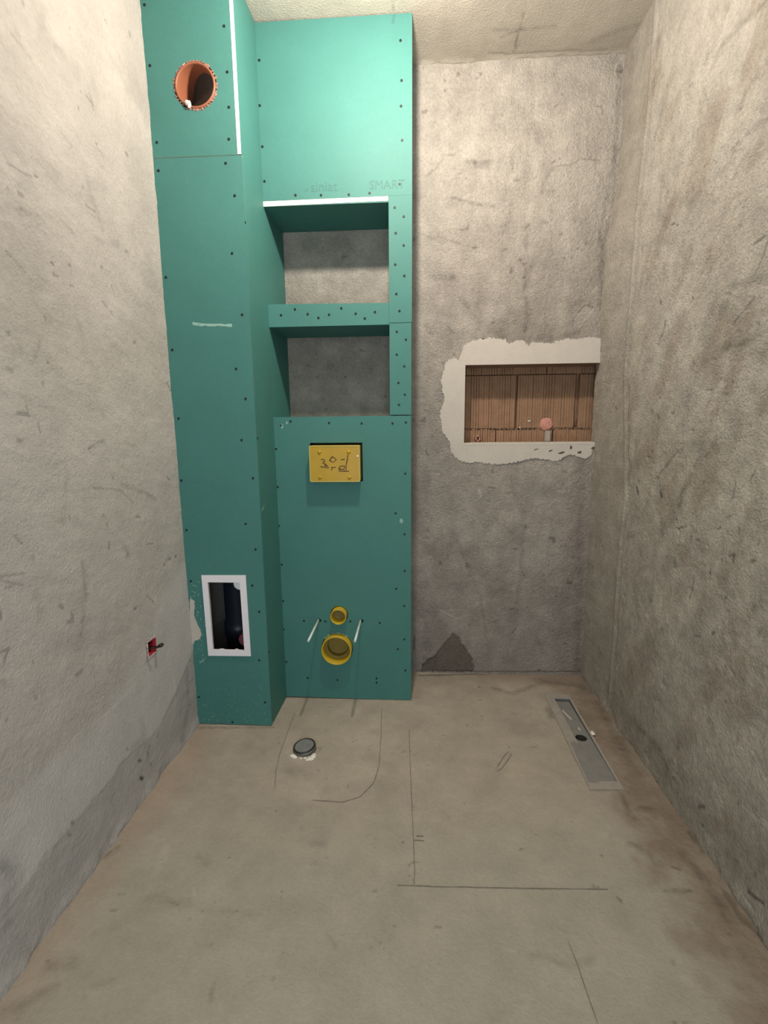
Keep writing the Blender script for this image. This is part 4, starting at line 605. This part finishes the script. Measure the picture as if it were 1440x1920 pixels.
tagit(bm_obj('plaster_crumbs', bm, M_CHALK, wp), kind='stuff')
fp = thing('flush_pipe_sleeve', 'small yellow round pipe sleeve above the large one on the green toilet wall', 'pipe', (SPp[0], YP, SPp[1]-0.035))
bm = bmesh.new(); lathe(bm, [(0.0295, 0.07), (0.0300, 0.0), (0.0320, -0.002), (0.0340, -0.002), (0.0350, 0.001), (0.0350, 0.08)], (SPp[0], 1.968, SPp[1]), 'Y', 40); bm_obj('sleeve', bm, M_YEL3, fp, True)
bm = bmesh.new(); lathe(bm, [(0.0296, 0.0), (0.024, 0.002), (0.0, 0.002)], (SPp[0], 1.968+0.055, SPp[1]), 'Y', 32); bm_obj('lid', bm, M_OLIVE, fp)
for i, (x, z, lab) in enumerate([(-0.4170, 0.3735, 'grey sleeved mounting rod left of the small yellow pipe sleeve'), (-0.2305, 0.3750, 'grey sleeved mounting rod right of the small yellow pipe sleeve')]):
    r_ = thing('mounting_rod', lab, 'rod', (x, YP, z), 'rods sticking out of the toilet wall')
    bm = bmesh.new(); tube(bm, [(x, 2.03, z), (x, 1.9, z), (x, 1.795, z-0.001)], 0.0047, 12); bm_obj('sleeve', bm, M_ROD, r_, True)
    bm = bmesh.new(); tube(bm, [(x, 1.797, z-0.001), (x, 1.788, z-0.001)], 0.0034, 10); bm_obj('tip', bm, M_CAP, r_)
    bm = bmesh.new(); lathe(bm, [(0.0, 0.0), (0.012, 0.0)], (x+0.0045, YP+T+0.003, z-0.001), 'Y', 14); bm_obj('hole_backing', bm, M_DARK, r_)
# ------------------------------------------------------------ socket box in the left wall
jb = thing('socket_box', 'small round red electrical box set into the left wall', 'electrical box', (XL, JY, JZ-0.033))
bm = plate(rrect(JY-JR-.0005, JY+JR+.0005, JZ-JR-.0005, JZ+JR+.0005, .004), [rrect(JY-JR+.0018, JY+JR-.0018, JZ-JR+.0018, JZ+JR-.0018, .003)], lambda p, q: (XL+0.003, p, q), 0.05, (1, 0, 0))
box(bm, XL-0.048, XL-0.045, JY-JR, JY+JR, JZ-JR, JZ+JR); bm_obj('box', bm, [M_RED, M_RED], jb)
bm = bmesh.new(); box(bm, XL-0.04, XL-0.004, JY-0.016, JY-0.013, JZ-0.023, JZ+0.023); box(bm, XL-0.03, XL-0.006, JY-0.022, JY+0.022, JZ+0.004, JZ+0.007); bm_obj('divider', bm, M_MAROON, jb)
bm = bmesh.new(); tube(bm, [(XL-0.035, JY+0.006, JZ-0.012), (XL-0.01, JY+0.01, JZ-0.012), (XL+0.012, JY+0.02, JZ-0.010), (XL+0.026, JY+0.016, JZ-0.003)], 0.0045, 8); tube(bm, [(XL+0.020, JY+0.018, JZ-0.006), (XL+0.031, JY+0.014, JZ+0.002)], 0.0065, 8); bm_obj('cable', bm, M_RUBBER, jb, True)
bm = bmesh.new(); rnd = random.Random(6)
for i in range(26):
    t = i/26*4; k_ = int(t); f_ = (t-k_)*2-1; e_ = JR+0.003; p_, q_ = [(f_, 1), (1, -f_), (-f_, -1), (-1, f_)][k_]; lump(bm, (XL+0.004, JY+p_*e_, JZ+q_*e_), (.0015, rnd.uniform(.003, .006), rnd.uniform(.003, .006)), i, 1, 0.35)
tagit(bm_obj('plaster_ring', bm, M_RINGP, jb), kind='stuff')
# ------------------------------------------------------------ floor drain plug
fx, fy = -0.4137, 1.645
pg = thing('floor_pipe_plug', 'grey round capped pipe stub on the floor before the toilet wall', 'pipe plug', (fx, fy, 0))
def tilt(bm, c, ang=(0.05, -0.10)):
    R = Matrix.Rotation(ang[0], 4, 'X') @ Matrix.Rotation(ang[1], 4, 'Y')
    for v in bm.verts: v.co = Vector(c)+(R @ (v.co-Vector(c)))
    return bm
bm = bmesh.new(); lathe(bm, [(0.041, -0.012), (0.0435, -0.012), (0.0435, 0.006), (0.0415, 0.0085), (0.041, 0.006)], (fx, fy, 0.005), 'Z', 40); bm_obj('collar', tilt(bm, (fx, fy, 0.01)), M_STEEL2, pg, True)
bm = bmesh.new(); lathe(bm, [(0.0360, 0.008), (0.0370, 0.0125), (0.0395, 0.0135), (0.0420, 0.0115), (0.0425, 0.0065)], (fx, fy, 0.005), 'Z', 40); bm_obj('rubber_ring', tilt(bm, (fx, fy, 0.01)), M_RUBBER, pg, True)
bm = bmesh.new(); lathe(bm, [(0.0, 0.0125), (0.008, 0.0125), (0.009, 0.0115), (0.034, 0.0125), (0.0368, 0.0105), (0.0368, 0.0)], (fx, fy, 0.005), 'Z', 40); bm_obj('lid', tilt(bm, (fx, fy, 0.01)), M_LID, pg)
bm = bmesh.new()
for i, (a, b, s) in enumerate([(-0.449, 1.604, .010), (-0.441, 1.597, .008), (-0.372, 1.604, .010), (-0.380, 1.590, .011), (-0.388, 1.585, .008), (-0.371, 1.615, .007), (-0.4, 1.594, .006), (-0.415, 1.592, .005)]):
    lump(bm, (a, b, 0.001), (s, s*0.8, s*0.45), i, 2, 0.35)
o = bm_obj('plaster_crumbs', bm, M_GYPSUM, pg); tagit(o, kind='stuff')
# ------------------------------------------------------------ linear shower drain
ld = thing('linear_drain', 'long narrow grey shower drain let into the floor by the right wall', 'drain', (0.65, 1.78, 0))
fo = [(0.5925, 1.4805), (0.7050, 1.4850), (0.7055, 1.75), (0.7060, 2.070), (0.65, 2.083), (0.5955, 2.0855)]
bm = plate(fo, [[(0.632, 1.522), (0.697, 1.522), (0.697, 2.040), (0.632, 2.040)]], lambda a, b: (a, b, 0.0042), 0.0036, (0, 0, 1)); bm_obj('flange', bm, [M_FLANGE, M_FLANGE], ld)
bm = bmesh.new()
y0, y1 = 1.5225, 2.036; ny = 2
outer = [(0.6330, y0), (0.6955, y0), (0.6955, y1), (0.6330, y1)]
ins = plate(outer, [circ(0.6524+0.006, 1.7665, 0.0215, 28)], lambda a, b: (a, b, 0.0030-0.012*max(0.0, (b-y0)/(y1-y0))**1.2), 0.003, (0, 0, 1)); bm.free()
bm_obj('insert', ins, [M_STEEL, M_STEEL2], ld)
bm = bmesh.new(); box(bm, 0.632, 0.697, 1.522, 2.040, -0.05, -0.046); 
for a in ((0.628, 0.632, 1.518, 2.044), (0.697, 0.701, 1.518, 2.044), (0.632, 0.697, 1.518, 1.522), (0.632, 0.697, 2.040, 2.044)): box(bm, a[0], a[1], a[2], a[3], -0.05, 0.0006)
bm_obj('channel', bm, M_STEEL2, ld)
bm = bmesh.new(); lathe(bm, [(0.0215, -0.004), (0.0205, -0.045), (0.0, -0.045)], (0.6584, 1.7665, 0.0), 'Z', 28); bm_obj('outlet', bm, M_DARK, ld, True)
# broad grey sheet covering the near half of the left flange
bm = plate([(0.5975, 1.5120), (0.6325, 1.5130), (0.6325, 1.72), (0.620, 1.735), (0.603, 1.725)], [], lambda a, b: (a, b, 0.0050), 0.0008, (0, 0, 1)); bm_obj('flange_cover', bm, [M_STEEL, M_STEEL], ld)
bm = plate([(0.640, 1.955), (0.647, 1.965), (0.668, 1.885), (0.661, 1.878)], [], lambda a, b: (a, b, -0.0052), 0.0006, (0, 0, 1)); bm_obj('plaster_streak', bm, [M_PUTTY, M_PUTTY], ld)
bm = plate([(0.665, 1.835), (0.674, 1.835), (0.674, 1.815), (0.668, 1.812)], [], lambda a, b: (a, b, -0.0020), 0.0006, (0, 0, 1)); bm_obj('plaster_streak', bm, [M_PUTTY, M_PUTTY], ld)
bm = bmesh.new(); lump(bm, (0.709, 1.786, 0.007), (0.010, 0.014, 0.004), 6, 1, 0.35); tagit(bm_obj('plaster_chip', bm, M_GYPSUM, None), 'small pale plaster chip on the right edge of the shower drain', 'chip')
# ------------------------------------------------------------ things in the wall recess
bm = bmesh.new(); lump(bm, (0.6286, YB+ND-0.003, 1.2171), (0.031, 0.008, 0.029), 14, 3, 0.09); tagit(bm_obj('foam_plug', bm, M_FOAM, None), 'pink round foam blob stuck on the clay blocks in the wall recess', 'foam')
ce = thing('conduit_end', 'small curled pale conduit end at the lower left of the wall recess', 'conduit', (0.3085, YB+ND, 1.134))
bm = bmesh.new(); pts = [(0.3085+0.0105*math.cos(a)*(1-i*0.012), YB+ND-0.006, 1.151+0.013*math.sin(a)) for i, a in enumerate([math.radians(-60+i*28) for i in range(14)])]; pts = [(0.302, YB+ND-0.005, 1.135)]+pts
tube(bm, pts, 0.0035, 8); bm_obj('curl', bm, M_FOAM, ce, True)
bm = bmesh.new(); lathe(bm, [(0.0, 0.0), (0.016, 0.0), (0.018, 0.004)], (0.3085, YB+ND-0.002, 1.150), 'Y', 16); bm_obj('hole', bm, M_CHIP, ce)
bm = bmesh.new(); box(bm, 0.624, 0.650, YB+ND-0.012, YB+ND-0.001, 1.134, 1.186, 0.003); tagit(bm_obj('mortar_dab', bm, M_FLANGE, None), 'grey mortar dab under the pink foam in the wall recess', 'mortar')
bm = bmesh.new(); lump(bm, (0.548, YB+ND-0.002, 1.232), (0.009, 0.002, 0.003), 2, 1, .2); lump(bm, (0.506, YB+ND-0.002, 1.201), (0.004, 0.002, 0.003), 3, 1, .2); o = bm_obj('plaster_spot', bm, M_GYPSUM, wall_back)
